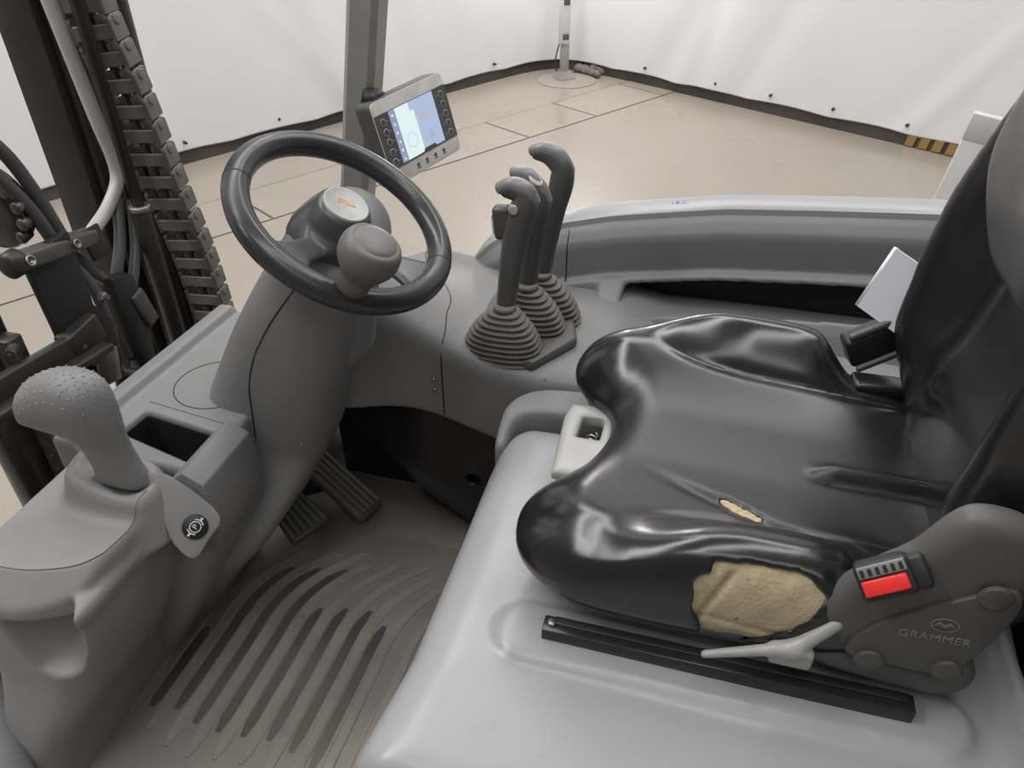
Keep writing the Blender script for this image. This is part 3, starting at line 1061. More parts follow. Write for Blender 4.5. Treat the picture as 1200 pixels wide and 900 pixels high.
# moulded dimples: small raised dots following the grip
V, F = [], []
def add_dot(c, n, r=0.0012):
    u, v, w = basis(n)
    b = len(V)
    for k in range(6):
        a = k * math.pi / 3
        p = Vector(c) + (u * math.cos(a) + v * math.sin(a)) * r
        V.append(p)
    V.append(Vector(c) + Vector(n).normalized() * r * 0.25)
    for k in range(6):
        F.append((b + k, b + (k + 1) % 6, b + 6))
def hand_pt(x, y, z):
    return float(hand_fn(np.array([[[x]]], np.float32), np.array([[[y]]], np.float32), np.array([[[z]]], np.float32))[0, 0, 0])
for i in range(15):
    for j in range(13):
        # march along a ray towards the grip axis from the rear near side
        zz = 1.060 + 0.0095 * i + (0.00475 if j % 2 else 0)
        yy = 0.532 + 0.0052 * j
        xx = -0.600 - 0.0
        lim = -0.70
        hit = None
        while xx > lim:
            dd = hand_pt(xx, yy, zz)
            if dd < 0.0006:
                hit = xx
                break
            xx -= max(dd * 0.6, 0.0004)
        if hit is None:
            continue
        e = 0.002
        n = Vector((hand_pt(hit + e, yy, zz) - hand_pt(hit - e, yy, zz), hand_pt(hit, yy + e, zz) - hand_pt(hit, yy - e, zz), hand_pt(hit, yy, zz + e) - hand_pt(hit, yy, zz - e)))
        add_dot((hit, yy, zz), n)
for i in range(9):
    for j in range(9):
        xx = -0.755 + 0.0115 * i + (0.0057 if j % 2 else 0)
        yy = 0.537 + 0.0072 * j
        zz = 1.21
        hit = None
        while zz > 1.12:
            dd = hand_pt(xx, yy, zz)
            if dd < 0.0006:
                hit = zz
                break
            zz -= max(dd * 0.6, 0.0004)
        if hit is None:
            continue
        add_dot((xx, yy, hit), (0.05, 0, 1), 0.0011)
tag(link('grip_dots', mesh_from(V, F), M['plastic_light'], handle), kind='stuff')

# ================================================================== FLOOR MAT
fmat = thing('floor_mat', (-0.52, 0.68, 0.60), 'worn ribbed rubber mat covering the cab floor', 'floor mat')
link('mat_sheet', box_mesh(0.64, 0.80, 0.012, Matrix.Translation((-0.535, 0.68, 0.594)), 0.003), M['matrubber'], fmat)
def rib_x(x0, y):
    return x0 + 3.4 * max(y - 0.71, 0) ** 2 + 0.02 * (y - 0.45)
for i in range(14):
    x0 = -0.772 + 0.0405 * i
    y0 = 0.470 + 0.010 * math.sin(i * 1.3) - 0.004 * i
    y1 = 0.86 + 0.015 * math.sin(i * 2.1)
    if i < 2: y1 = 0.72
    L = catmull([(rib_x(x0, y), y) for y in np.linspace(y0, y1, 7)], 3)
    # a raised rib is a pair of thin bead lines round a flat, closed at the near end
    V, F = [], []
    for k, (xx, yy) in enumerate(L):
        e = 0.3 if k == 0 else (0.8 if k == 1 else 1.0)
        w = 0.0105 * e
        for dx, dz in ((-w, -0.001), (-w + 0.0012, 0.0022), (-w + 0.0036, 0.0022), (-w + 0.0048, 0.0011), (w - 0.0048, 0.0011), (w - 0.0036, 0.0022), (w - 0.0012, 0.0022), (w, -0.001)):
            V.append((xx + (dx if abs(dx) < w + 1e-9 else 0), yy, 0.600 + dz))
    for k in range(len(L) - 1):
        for q in range(7):
            F.append((8 * k + q, 8 * k + q + 1, 8 * k + 9 + q, 8 * k + 8 + q))
    F += [tuple(range(8)), tuple(8 * (len(L) - 1) + q for q in range(7, -1, -1))]
    bm = bmesh.new(); bm.from_mesh(mesh_from(V, F))
    link('rib', from_bm(bm), M['matrib'], fmat, angle=25)
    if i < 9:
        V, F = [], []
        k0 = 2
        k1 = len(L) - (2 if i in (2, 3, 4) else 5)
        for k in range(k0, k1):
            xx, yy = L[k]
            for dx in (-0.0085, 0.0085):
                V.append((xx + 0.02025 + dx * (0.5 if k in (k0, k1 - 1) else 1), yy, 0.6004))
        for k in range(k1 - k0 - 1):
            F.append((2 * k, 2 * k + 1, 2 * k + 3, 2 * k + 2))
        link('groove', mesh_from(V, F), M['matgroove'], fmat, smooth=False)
link('mat_border', box_mesh(0.30, 0.10, 0.003, Matrix.Translation((-0.37, 0.975, 0.600)), 0.001), M['matrubber'], fmat)

# ================================================================== PEDALS
def pedal(name, label, c4, thick, nrib, arm):
    """four corners of the tread, clockwise from the upper far corner"""
    A, B, Cc, D = [Vector(p) for p in c4]
    root = thing(name, tuple((A + B + Cc + D) / 4), label, 'pedal')
    n = (B - A).cross(D - A).normalized()
    n = n if n.z > 0 else -n
    bm = bmesh.new()
    top = [bm.verts.new(p) for p in (A, B, Cc, D)]
    bot = [bm.verts.new(p - n * thick) for p in (A, B, Cc, D)]
    bm.faces.new(top); bm.faces.new(bot[::-1])
    for i in range(4):
        bm.faces.new((top[i], bot[i], bot[(i + 1) % 4], top[(i + 1) % 4]))
    bmesh.ops.recalc_face_normals(bm, faces=bm.faces)
    bevel_bm(bm, 0.006, 3)
    link('pad', from_bm(bm), M['plastic_dark'], root, angle=50)
    for i in range(nrib):
        t = (i + 0.5) / nrib
        p, q = A.lerp(B, t), D.lerp(Cc, t)
        p, q = p.lerp(q, 0.07), q.lerp(p, 0.07)
        w = (B - A).normalized() * ((B - A).length / nrib * 0.30)
        V = [p - w, p + w, q + w, q - w]
        V = V + [v + n * 0.0045 for v in (p - w * 0.7, p + w * 0.7, q + w * 0.7, q - w * 0.7)]
        link('tread_rib', mesh_from(V, [(4, 5, 6, 7), (0, 1, 5, 4), (1, 2, 6, 5), (2, 3, 7, 6), (3, 0, 4, 7)]), M['matrubber'], root, smooth=False)
    for a in arm:
        link('arm', tube_mesh(catmull(a, 6), 0.008, 10), M['black'], root)
    return root
pedal('brake_pedal', 'ribbed square brake pedal under the steering column', [(-0.712, 0.872, 0.688), (-0.664, 0.918, 0.690), (-0.586, 0.884, 0.664), (-0.628, 0.818, 0.650)], 0.016, 6,
      [[(-0.66, 0.875, 0.67), (-0.72, 0.89, 0.74), (-0.75, 0.89, 0.86)]])
pedal('accelerator_pedal', 'long ribbed accelerator pedal beside the black kick panel', [(-0.692, 0.952, 0.735), (-0.668, 1.008, 0.735), (-0.522, 0.985, 0.622), (-0.545, 0.926, 0.620)], 0.016, 5,
      [[(-0.62, 0.97, 0.66), (-0.66, 0.98, 0.63), (-0.70, 0.98, 0.61)]])

# ================================================================== LEVERS
def boot_mesh(c, top, rx, ry, z0, z1, rtop, folds, seed):
    prof_n = folds * 6
    V, F = [], []
    n = 36
    for i in range(prof_n + 1):
        t = i / prof_n
        ease = 0.25 * t + 0.75 * t ** 2.2
        cx = c[0] + (top[0] - c[0]) * t ** 1.3
        cy = c[1] + (top[1] - c[1]) * t ** 1.3
        ax_ = rx + (rtop - rx) * ease
        ay_ = ry + (rtop - ry) * ease
        w = 0.0042 * math.cos(2 * math.pi * folds * t) * (1 - 0.35 * t)
        for k in range(n):
            a = 2 * math.pi * k / n
            V.append((cx + (ax_ + w) * math.copysign(abs(math.cos(a)) ** 0.8, math.cos(a)), cy + (ay_ + w) * math.copysign(abs(math.sin(a)) ** 0.8, math.sin(a)), z0 + (z1 - z0) * t))
    for i in range(prof_n):
        for k in range(n):
            F.append((i * n + k, i * n + (k + 1) % n, (i + 1) * n + (k + 1) % n, (i + 1) * n + k))
    F.append(tuple(range(prof_n * n, (prof_n + 1) * n)))
    return mesh_from(V, F)


def pod_mesh(P, radii, flat=0.8, n=20, step=8):
    """smooth sweep with rounded ends; P points, radii per point"""
    Q = catmull([tuple(p) + (r,) for p, r in zip(P, radii)], step)
    pts = [Vector(q[:3]) for q in Q]
    rr = [float(q[3]) for q in Q]
    def cap(p0, p1, r):
        d = (p0 - p1).normalized()
        out = []
        for k in range(1, 6):
            a = k / 6 * math.pi / 2
            out.append((p0 + d * (r * 0.8 * math.sin(a)), r * math.cos(a)))
        return out
    A = cap(pts[0], pts[1], rr[0])[::-1]
    B = cap(pts[-1], pts[-2], rr[-1])
    pts = [a[0] for a in A] + pts + [b_[0] for b_ in B]
    rr = [a[1] for a in A] + rr + [b_[1] for b_ in B]
    return tube_mesh(pts, rr, n, flat=flat, ref=(0, 1, 0))


def lever(label, yb, yt, path, cap_pts, boot, oval=False, trigger=False):
    root = thing('control_lever', (path[0][0], yb, 1.02), label, 'lever', 'hydraulic control levers on the side console')
    z0, z1 = path[0][1], path[-1][1]
    P = [(p[0], yb + (yt - yb) * min(1, (p[1] - z0) / (z1 - z0)), p[1]) for p in path]
    link('grip', pod_mesh(P, [p[2] * 1.08 for p in path], 0.78), M['grip'], root)
    cp = link('cap', pod_mesh([(k[0], yt, k[1]) for k in cap_pts], [k[2] * 1.14 for k in cap_pts], 0.98), M['cap'], root)
    cp['label'] = 'scuffed paler grey cap'
    if oval:
        link('oval_inlay', lathe_mesh([(0.0105, -0.005), (0.0105, 0.0008), (0.009, 0.0016)], frame((-0.2535, yt - 0.0065, 1.2705), (0.80, -0.05, -0.60), (0.3, 0.85, 0.35), (0.46, -0.42, 0.78)) @ Matrix.Diagonal((1.25, 0.8, 1, 1)), 24), M['facia'], root)
    if trigger:
        link('rocker', box_mesh(0.028, 0.024, 0.052, Matrix.Translation((-0.289, yt - 0.002, 1.222)) @ Matrix.Rotation(R(-6), 4, 'Y'), 0.007, 3), M['grip'], root)
        link('rocker_trim', box_mesh(0.003, 0.016, 0.030, Matrix.Translation((-0.3035, yt - 0.002, 1.220)) @ Matrix.Rotation(R(-6), 4, 'Y'), 0.001), M['white'], root)
        b = link('button', lathe_mesh([(0.0078, 0), (0.0078, 0.0025), (0.0068, 0.0035)], frame((-0.2695, yt - 0.0175, 1.250), (1, 0, 0), (0, 0.1, 1), (0.1, -1, 0.15)), 22), M['chrome'], root)
        b['label'] = 'round white push button'
    link('boot', boot_mesh(*boot), M['boot'], root)
    link('clip', lathe_mesh([(boot[6] + 0.003, 0), (boot[6] + 0.003, 0.006), (boot[6], 0.008)], Matrix.Translation((boot[1][0], boot[1][1], boot[5] - 0.004)), 18), M['boot'], root)
    return root


lever('nearest control lever with a white push button and rocker', 1.00, 1.03, [(-0.281, 1.06, 0.0135), (-0.277, 1.12, 0.0150), (-0.271, 1.175, 0.0178), (-0.264, 1.220, 0.0198), (-0.257, 1.250, 0.0190), (-0.262, 1.268, 0.0150), (-0.284, 1.272, 0.0112)],
      [(-0.293, 1.274, 0.0088), (-0.275, 1.280, 0.0105), (-0.255, 1.274, 0.0112), (-0.243, 1.258, 0.0088)], ((-0.285, 1.005), (-0.280, 1.00), 0.064, 0.040, 1.006, 1.094, 0.015, 10, 1), trigger=True)
lever('middle control lever with a pale oval on its head', 1.065, 1.09, [(-0.263, 1.06, 0.0135), (-0.258, 1.13, 0.0150), (-0.252, 1.195, 0.0165), (-0.248, 1.230, 0.0165), (-0.258, 1.256, 0.0140), (-0.280, 1.271, 0.0112)],
      [(-0.288, 1.276, 0.0088), (-0.268, 1.272, 0.0105), (-0.248, 1.254, 0.0108), (-0.238, 1.236, 0.0088)], ((-0.256, 1.075), (-0.260, 1.065), 0.060, 0.036, 1.006, 1.100, 0.015, 10, 2), oval=True)
lever('tallest control lever at the back with a plain hooked head', 1.12, 1.15, [(-0.252, 1.06, 0.0135), (-0.245, 1.13, 0.0145), (-0.235, 1.20, 0.0165), (-0.226, 1.245, 0.0180), (-0.228, 1.268, 0.0165), (-0.248, 1.283, 0.0125), (-0.268, 1.287, 0.0100)],
      [(-0.274, 1.290, 0.0082), (-0.255, 1.294, 0.0100), (-0.232, 1.285, 0.0108), (-0.216, 1.264, 0.0088)], ((-0.238, 1.135), (-0.250, 1.12), 0.053, 0.034, 1.006, 1.094, 0.015, 9, 3))

# ================================================================== OPERATOR SEAT
seat = thing('operator_seat', (0.08, YC, 1.01), 'glossy black vinyl operator seat with torn cushion bolted on the hood', 'seat')

SC = 0.733
cush_poly = curve_poly([(-0.05, 0.492), (-0.105, 0.507), (-0.145, 0.542), (-0.161, 0.592), (-0.154, 0.635), (-0.130, 0.669), (-0.108, 0.699), (-0.092, 0.737), (-0.086, 0.770),
                        (-0.093, 0.801), (-0.118, 0.825), (-0.143, 0.854), (-0.153, 0.893), (-0.141, 0.934), (-0.105, 0.960), (-0.05, 0.971), (0.08, 0.974), (0.18, 0.966), (0.29, 0.925),
                        (0.345, 0.86), (0.355, SC), (0.345, 0.60), (0.29, 0.535), (0.18, 0.500), (0.08, 0.492)], 4)
crease_at = interp([-0.16, -0.09, -0.06, -0.03, 0.0, 0.04, 0.08, 0.14, 0.2, 0.36], [0.205, 0.195, 0.182, 0.168, 0.155, 0.145, 0.139, 0.136, 0.138, 0.142], 0.08)


def cush_sd(x, y, z):
    foot = poly_sd(x, y, cush_poly)
    dy = np.abs(y - SC)
    top = 1.112 - 0.04 * (x + 0.05) + 0.0 * y
    top = top + 0.026 * sstep(0.04, 0.21, dy) * (1 - 0.5 * sstep(0.14, 0.25, x))   # dished panel
    top = top - 0.018 * sstep(-0.07, -0.16, x)                       # rolled front
    # side bolsters: pillowed pads rising from a stitched crease
    e = dy - crease_at(x)
    t = np.clip(e / 0.095, 0, 1)
    sharp = sstep(-0.01, 0.09, x)
    pad = (sharp * t * (2 - t) + (1 - sharp) * t * t * (3 - 2 * t)) * (1 - sstep(0.165, 0.225, x)) * sstep(-0.14, 0.05, x)
    top = top + 0.046 * pad - 0.004 * gauss(e + 0.002, 0.008) * sstep(-0.05, 0.04, x)
    top = top - 0.008 * gauss(dy, 0.06) * sstep(-0.03, -0.10, x)
    # folded ridges at the back of the seat pan
    top = top + 0.011 * gauss(y - 0.722 - 0.04 * (x - 0.2), 0.009) * sstep(0.15, 0.19, x)
    top = top - 0.005 * gauss(y - 0.706 - 0.04 * (x - 0.2), 0.006) * sstep(0.15, 0.19, x)
    top = top + 0.012 * gauss(y - 0.600, 0.012) * sstep(0.13, 0.20, x)
    # a shallow crease running out of the tear, and one across the near front lobe
    top = top - 0.007 * gauss((y - 0.622) + 0.42 * (x - 0.075), 0.010) * gauss(x - 0.07, 0.06)
    d = smax(foot, z - top, 0.075 + 0.012 * sstep(-0.02, -0.10, x))
    d = smax(d, 1.046 - z, 0.04)
    return d


# torn patch round the near edge, drawn in (x, y + z), and a small tear on top
patch = [(0.044, 1.600), (0.042, 1.632), (0.046, 1.640), (0.055, 1.645), (0.057, 1.662), (0.091, 1.666), (0.120, 1.668), (0.137, 1.665), (0.150, 1.650), (0.160, 1.641), (0.154, 1.624), (0.147, 1.606), (0.128, 1.586), (0.105, 1.566), (0.085, 1.556), (0.058, 1.560)]
patch2 = [(0.058, 0.640), (0.074, 0.635), (0.092, 0.625), (0.108, 0.615), (0.101, 0.613), (0.085, 0.6205), (0.067, 0.632)]


def cushion_fn(x, y, z):
    d = cush_sd(x, y, z)
    jag = 0.0008 * np.sin(x * 420 + 1.0) * np.sin(y * 230 + z * 90) + 0.0006 * np.sin(x * 150 + z * 210)
    p = poly_sd(x, y + z, patch) * 0.75 + jag
    d2 = np.maximum(d, -np.maximum(p, -(d + 0.011)))
    q = poly_sd(x, y, patch2) + jag
    return np.maximum(d2, -np.maximum(np.maximum(q, 1.08 - z), -(d + 0.007)))


sdf_part('cushion', M['vinyl_seat'], seat, cushion_fn, (-0.17, 0.485, 1.03), (0.31, 0.96, 1.18), 0.003, 2)


def foam_fn(x, y, z):
    d = cush_sd(x, y, z)
    lump = 0.0005 * np.sin(x * 170 + y * 60) * np.sin(y * 150 + z * 120) + 0.0003 * np.sin(x * 420 + z * 300) * np.sin(y * 380)
    s0 = d + 0.0035 + lump + 0.0045 * gauss(x - 0.064 - 0.35 * (y + z - 1.62), 0.0035) * sstep(1.66, 1.64, y + z) + 0.002 * gauss(y + z - 1.592 + 0.1 * x, 0.004)
    p = poly_sd(x, y + z, patch) * 0.75 - 0.004
    return np.maximum(np.maximum(s0, p), -(d + 0.018))


fm = sdf_part('exposed_foam', M['foam'], seat, foam_fn, (0.02, 0.48, 1.04), (0.19, 0.56, 1.18), 0.002, 1)
fm['label'] = 'yellowed foam showing through torn vinyl'
def foam2_fn(x, y, z):
    d = cush_sd(x, y, z)
    p = poly_sd(x, y, patch2) - 0.003
    return np.maximum(np.maximum(d + 0.0025 + 0.001 * np.sin(x * 500) * np.sin(y * 700), p), np.maximum(-(d + 0.012), 1.08 - z))
link('torn_patch', sdf_mesh(foam2_fn, (0.04, 0.60, 1.08), (0.12, 0.65, 1.13), 0.0016, 1), M['foam'], seat)

# ---- plastic pan and suspension skirt below the cushion
def pan_fn(x, y, z):
    f = poly_sd(x, y, cush_poly) + 0.016 + 0.5 * np.maximum(1.055 - z, 0)
    return smax(smax(f, z - 1.070, 0.01), 1.016 - z, 0.008)
sdf_part('seat_pan', M['plastic'], seat, pan_fn, (-0.16, 0.49, 1.01), (0.30, 0.95, 1.07), 0.005)

# ---- slide rails
for yy in (0.497, 0.915):
    rail = link('slide_rail', box_mesh(0.362, 0.020, 0.020, Matrix.Translation((0.082, yy, 1.0150)), 0.0015), M['blackgloss'], seat, angle=30)
    link('rail_channel', box_mesh(0.345, 0.010, 0.004, Matrix.Translation((0.085, yy + 0.004, 1.0255)), 0.001), M['black'], rail)
    link('rail_bolt', lathe_mesh([(0.005, 0), (0.005, 0.004), (0.003, 0.005)], Matrix.Translation((-0.090, yy, 1.024)), 6), M['steel'], rail)

# ---- backrest
TB = R(9.0)
BO = np.array([0.285, SC, 1.08])


def back_local(x, y, z):
    dx, dz = x - BO[0], z - BO[2]
    v = dx * math.sin(TB) + dz * math.cos(TB)       # up the back
    w = -dx * math.cos(TB) + dz * math.sin(TB)      # towards the front
    return y - BO[1], v, w


half_w = interp([-0.05, 0.0, 0.05, 0.12, 0.20, 0.28, 0.36, 0.45, 0.55], [0.150, 0.166, 0.181, 0.195, 0.201, 0.196, 0.184, 0.170, 0.16])


def back_sd(x, y, z):
    u, v, w = back_local(x, y, z)
    hw = half_w(v)
    front = 0.008 + 0.092 * sstep(0.080, 0.185, np.abs(u)) * (1 - np.exp(-np.maximum(v, 0) / 0.11)) + 0.010 * gauss(v - 0.11, 0.05)
    d = smax((np.abs(u) - hw) * 0.9, w - front, 0.075)
    d = smax(d, -0.055 - w, 0.04)
    d = smax(d, v - 0.50, 0.06)
    d = smax(d, -0.035 - v, 0.02)
    return d * 0.9


sdf_part('backrest', M['vinyl'], seat, back_sd, (0.12, 0.45, 1.03), (0.50, 0.97, 1.62), 0.0045, 2)


def insert_fn(x, y, z):
    u, v, w = back_local(x, y, z)
    p = poly_sd(u, v, curve_poly([(-0.095, 0.50), (-0.122, 0.40), (-0.114, 0.345), (-0.092, 0.300), (-0.066, 0.266), (-0.036, 0.256), (0.036, 0.256), (0.066, 0.266), (0.092, 0.300), (0.114, 0.345), (0.122, 0.40), (0.095, 0.50), (0, 0.52)], 3))
    d = smax(p, w - 0.034 - 0.045 * sstep(0.20, 0.37, v) - 0.006 * sstep(0.0, 0.10, np.abs(u)), 0.03)
    return smax(d, -0.03 - w, 0.01)


ins = sdf_part('backrest_pad', mat('sheen_scuffed_vinyl', (0.075, 0.075, 0.076), 0.40, rvar=0.10, rscale=30, bump=0.1, bscale=900, spec=0.6), seat, insert_fn, (0.18, 0.57, 1.25), (0.45, 0.86, 1.65), 0.004, 2)  # base colour lightened to paint in the pad's sheen, with a scuffed matt finish
# shell behind the backrest
def shell_fn(x, y, z):
    u, v, w = back_local(x, y, z)
    d = smax(np.abs(u) - half_w(v) + 0.012, slab(w, -0.085, -0.045), 0.03)
    return smax(d, slab(v, -0.05, 0.47), 0.05)
sdf_part('back_shell', M['black'], seat, shell_fn, (0.28, 0.46, 1.02), (0.52, 0.97, 1.60), 0.007, 2)

# ---- hinge cover at the near side
cov = curve_poly([(0.150, 1.118), (0.158, 1.142), (0.180, 1.178), (0.208, 1.212), (0.226, 1.250), (0.245, 1.266), (0.282, 1.262), (0.305, 1.235), (0.306, 1.195), (0.304, 1.150), (0.292, 1.105), (0.270, 1.072), (0.230, 1.070), (0.185, 1.072), (0.172, 1.085)], 4)
cover = sdf_part('hinge_cover', M['plastic_dark'], seat, lambda x, y, z: smax(poly_sd(x, z, cov), slab(y, 0.497, 0.530), 0.022), (0.13, 0.48, 1.05), (0.33, 0.54, 1.28), 0.003, 2)
face = curve_poly([(0.184, 1.086), (0.202, 1.128), (0.235, 1.163), (0.268, 1.190), (0.288, 1.200), (0.297, 1.185), (0.294, 1.15), (0.284, 1.110), (0.266, 1.082), (0.225, 1.079)], 4)
link('cover_face', prism_mesh(face, 0.006, frame((0, 0.4990, 0), (1, 0, 0), (0, 0, 1), (0, -1, 0)), 0.001), M['emboss'], cover, angle=40)
for (cx, cz, r) in ((0.276, 1.190, 0.0125), (0.207, 1.080, 0.0125), (0.270, 1.088, 0.0125)):
    link('screw_cap', lathe_mesh([(r + 0.0012, 0), (r + 0.0012, 0.0008), (r, 0.0008), (r, 0.0024), (r - 0.0015, 0.003), (0.0, 0.003)], frame((cx, 0.4935, cz), (1, 0, 0), (0, 0, 1), (0, -1, 0)), 26, cap=False), M['emboss'], seat)
EM = frame((0.248, 0.4928, 1.128), (1, 0, 0.05), (-0.05, 0, 1), (0, -1, 0))
link('maker_lettering', text_mesh('GRAMMER', 0.0125, EM, 0.0006), M['plastic'], seat, smooth=False)
em = [lathe_mesh([(0.0100, 0), (0.0112, 0), (0.0112, 0.0008), (0.0100, 0.0008)], EM @ Matrix.Translation((0.004, 0.0185, 0)) @ Matrix.Diagonal((1, 0.75, 1, 1)), 24, cap=False),
      prism_mesh([(-0.006, 0.014), (0.0, 0.0195), (0.004, 0.0155), (0.008, 0.0195), (0.014, 0.014), (0.008, 0.0225), (0.004, 0.0185), (0.0, 0.0225)], 0.0008, EM)]
link('maker_emblem', merge(em), M['plastic'], seat, smooth=False)

# ---- seat belt buckle
BQ = frame((0.197, 0.500, 1.206), Vector((0.80, 0.0, 0.60)), Vector((0.30, 0.86, -0.40)), Vector((-0.51, -0.50, 0.70)))
bx_ = Vector((0.83, 0.10, 0.50)).normalized()
bz_ = Vector((-0.15, -0.80, 0.58)); bz_ = (bz_ - bx_ * bz_.dot(bx_)).normalized()
by_ = bz_.cross(bx_)
BQ = frame((0.193, 0.497, 1.187), bx_, by_, bz_)
buckle = link('belt_buckle', box_mesh(0.044, 0.032, 0.030, BQ, 0.004, 3), M['black'], seat)
rb = link('release_button', box_mesh(0.036, 0.0135, 0.006, BQ @ Matrix.Translation((-0.001, -0.004, 0.0145)), 0.0015), M['red'], buckle)
rb['label'] = 'bright red release button'
link('buckle_slot', box_mesh(0.038, 0.010, 0.005, BQ @ Matrix.Translation((0, 0.0095, 0.0145)), 0.001), M['plastic'], buckle)
for k in range(6):
    link('slot_tooth', box_mesh(0.0028, 0.006, 0.003, BQ @ Matrix.Translation((-0.0155 + 0.0062 * k, 0.0095, 0.0172)), 0.0004), M['black'], buckle, smooth=False)
link('buckle_recess', box_mesh(0.016, 0.030, 0.022, BQ @ Matrix.Translation((0.026, -0.001, 0.0)), 0.004), M['black'], buckle)

# ---- lower shroud behind the hinge
shr = curve_poly([(0.165, 1.070), (0.200, 1.074), (0.250, 1.070), (0.292, 1.078), (0.306, 1.066), (0.302, 1.044), (0.285, 1.030), (0.250, 1.028), (0.165, 1.040)], 4)
sdf_part('lower_shroud', M['plastic_dark'], seat, lambda x, y, z: smax(poly_sd(x, z, shr), slab(y, 0.504, 0.56), 0.015), (0.15, 0.49, 1.02), (0.32, 0.57, 1.09), 0.003, 2)

# ---- slide release lever, silver
def rel_fn(x, y, z):
    d = capsule(x, y, z, (0.063, 0.478, 1.056), (0.140, 0.488, 1.080), 0.0042, 0.0066)
    d = smin(d, capsule(x, y, z, (0.140, 0.488, 1.078), (0.172, 0.500, 1.112), 0.008, 0.0065), 0.008)
    d = smin(d, rbox(x, y, z, (0.140, 0.487, 1.070), (0.020, 0.006, 0.012), 0.004), 0.006)
    return d
sv = sdf_part('release_lever', M['silver'], seat, rel_fn, (0.05, 0.46, 1.04), (0.19, 0.52, 1.13), 0.0022, 2)
sv['label'] = 'scratched silver release lever'

# ---- silver weight-adjuster handle in the front notch
def adj_fn(x, y, z):
    p = [(-0.136, 0.690), (-0.143, 0.805), (-0.138, 0.832), (-0.105, 0.836), (-0.070, 0.82), (-0.070, 0.69)]
    d = smax(poly_sd(x, y, p), slab(z, 1.040 + 0 * x, 1.060), 0.010)
    hole = poly_sd(x, y, [(-0.118, 0.764), (-0.117, 0.808), (-0.088, 0.808), (-0.088, 0.764)])
    return smax(d, -hole, 0.006)
ad_ = sdf_part('adjuster_handle', M['silver'], seat, adj_fn, (-0.16, 0.68, 1.03), (-0.06, 0.84, 1.07), 0.0028, 2)
ad_['label'] = 'pale silver adjuster handle'
link('adjuster_spring', tube_mesh([(-0.100 + 0.007 * math.cos(k * 0.9), 0.755 + 0.0012 * k, 1.042 + 0.007 * math.sin(k * 0.9)) for k in range(30)], 0.0014, 6), M['steel'], seat)

# ---- far-side buckle
fb = link('far_buckle', box_mesh(0.075, 0.030, 0.044, frame((0.240, 0.955, 1.147), (0.85, 0.30, 0.42), (-0.3, 0.95, 0), (-0.42, -0.1, 0.9)), 0.006, 3), M['black'], seat)
link('buckle_cap', box_mesh(0.070, 0.008, 0.010, frame((0.236, 0.943, 1.172), (0.85, 0.30, 0.42), (-0.3, 0.95, 0), (-0.42, -0.1, 0.9)), 0.003, 2), M['plastic_dark'], fb)
link('buckle_trim', box_mesh(0.060, 0.006, 0.008, frame((0.250, 0.935, 1.128), (0.85, 0.30, 0.42), (-0.3, 0.95, 0), (-0.42, -0.1, 0.9)), 0.002, 2), M['plastic_dark'], fb)
link('strap', box_mesh(0.09, 0.035, 0.02, frame((0.262, 0.905, 1.108), (0.97, 0.10, -0.05), (-0.1, 0.97, 0), (0, 0, 1)), 0.006, 3), M['vinyl'], seat)

# ================================================================== STEERING WHEEL
W = Vector((-0.4436, 0.8297, 1.2939))
WN = Vector((0.536, -0.0708, 0.8413)).normalized()
WU = Vector((0, 1, 0)).cross(WN).normalized()
WV = WN.cross(WU)
wheel = thing('steering_wheel', tuple(W), 'black steering wheel with grey spinner knob on the steering column', 'steering wheel')
RM = 0.1346


def wp_(rad, ang, off=0.0):
    return W + WU * (rad * math.cos(R(ang))) + WV * (rad * math.sin(R(ang))) + WN * off


link('rim', tube_mesh([wp_(RM, a) for a in np.arange(0, 360, 3.0)], 0.0165, 24, closed=True, ref=tuple(WN)), M['rim'], wheel)
# hub boss, spokes and web as one moulding
WM = frame(W, WU, WV, WN)
hub_prof = [(0.058, -0.050), (0.056, -0.030), (0.046, -0.004), (0.038, 0.012), (0.034, 0.018), (0.031, 0.019)]


def hubspoke(x, y, z):
    w0 = np.array(W)
    a, b, c = np.array(WU), np.array(WV), np.array(WN)
    dx, dy, dz = x - w0[0], y - w0[1], z - w0[2]
    u = a[0] * dx + a[1] * dy + a[2] * dz
    v = b[0] * dx + b[1] * dy + b[2] * dz
    w = c[0] * dx + c[1] * dy + c[2] * dz
    r = np.sqrt((u + 0.006) ** 2 + (v - 0.002) ** 2)
    hub = poly_sd(r, w, [(-0.06, -0.055), (0.055, -0.055), (0.054, -0.035), (0.042, 0.000), (0.034, 0.016), (0.030, 0.018), (-0.06, 0.018)])
    d = hub
    for ang, half in ((-97, 0.019), (-3, 0.022)):
        ca, sa = math.cos(R(ang)), math.sin(R(ang))
        s = u * ca + v * sa
        t = -u * sa + v * ca
        wid = half + 0.012 * sstep(0.085, 0.125, s) + 0.006 * sstep(0.06, 0.03, s)
        zc = -0.022 + 0.020 * sstep(0.04, 0.125, s) - 0.0
        sp = smax(smax(np.abs(t) - wid, np.abs(w - zc) - 0.0065, 0.008), slab(s, 0.0, RM), 0.006)
        d = smin(d, sp, 0.014)
    return d


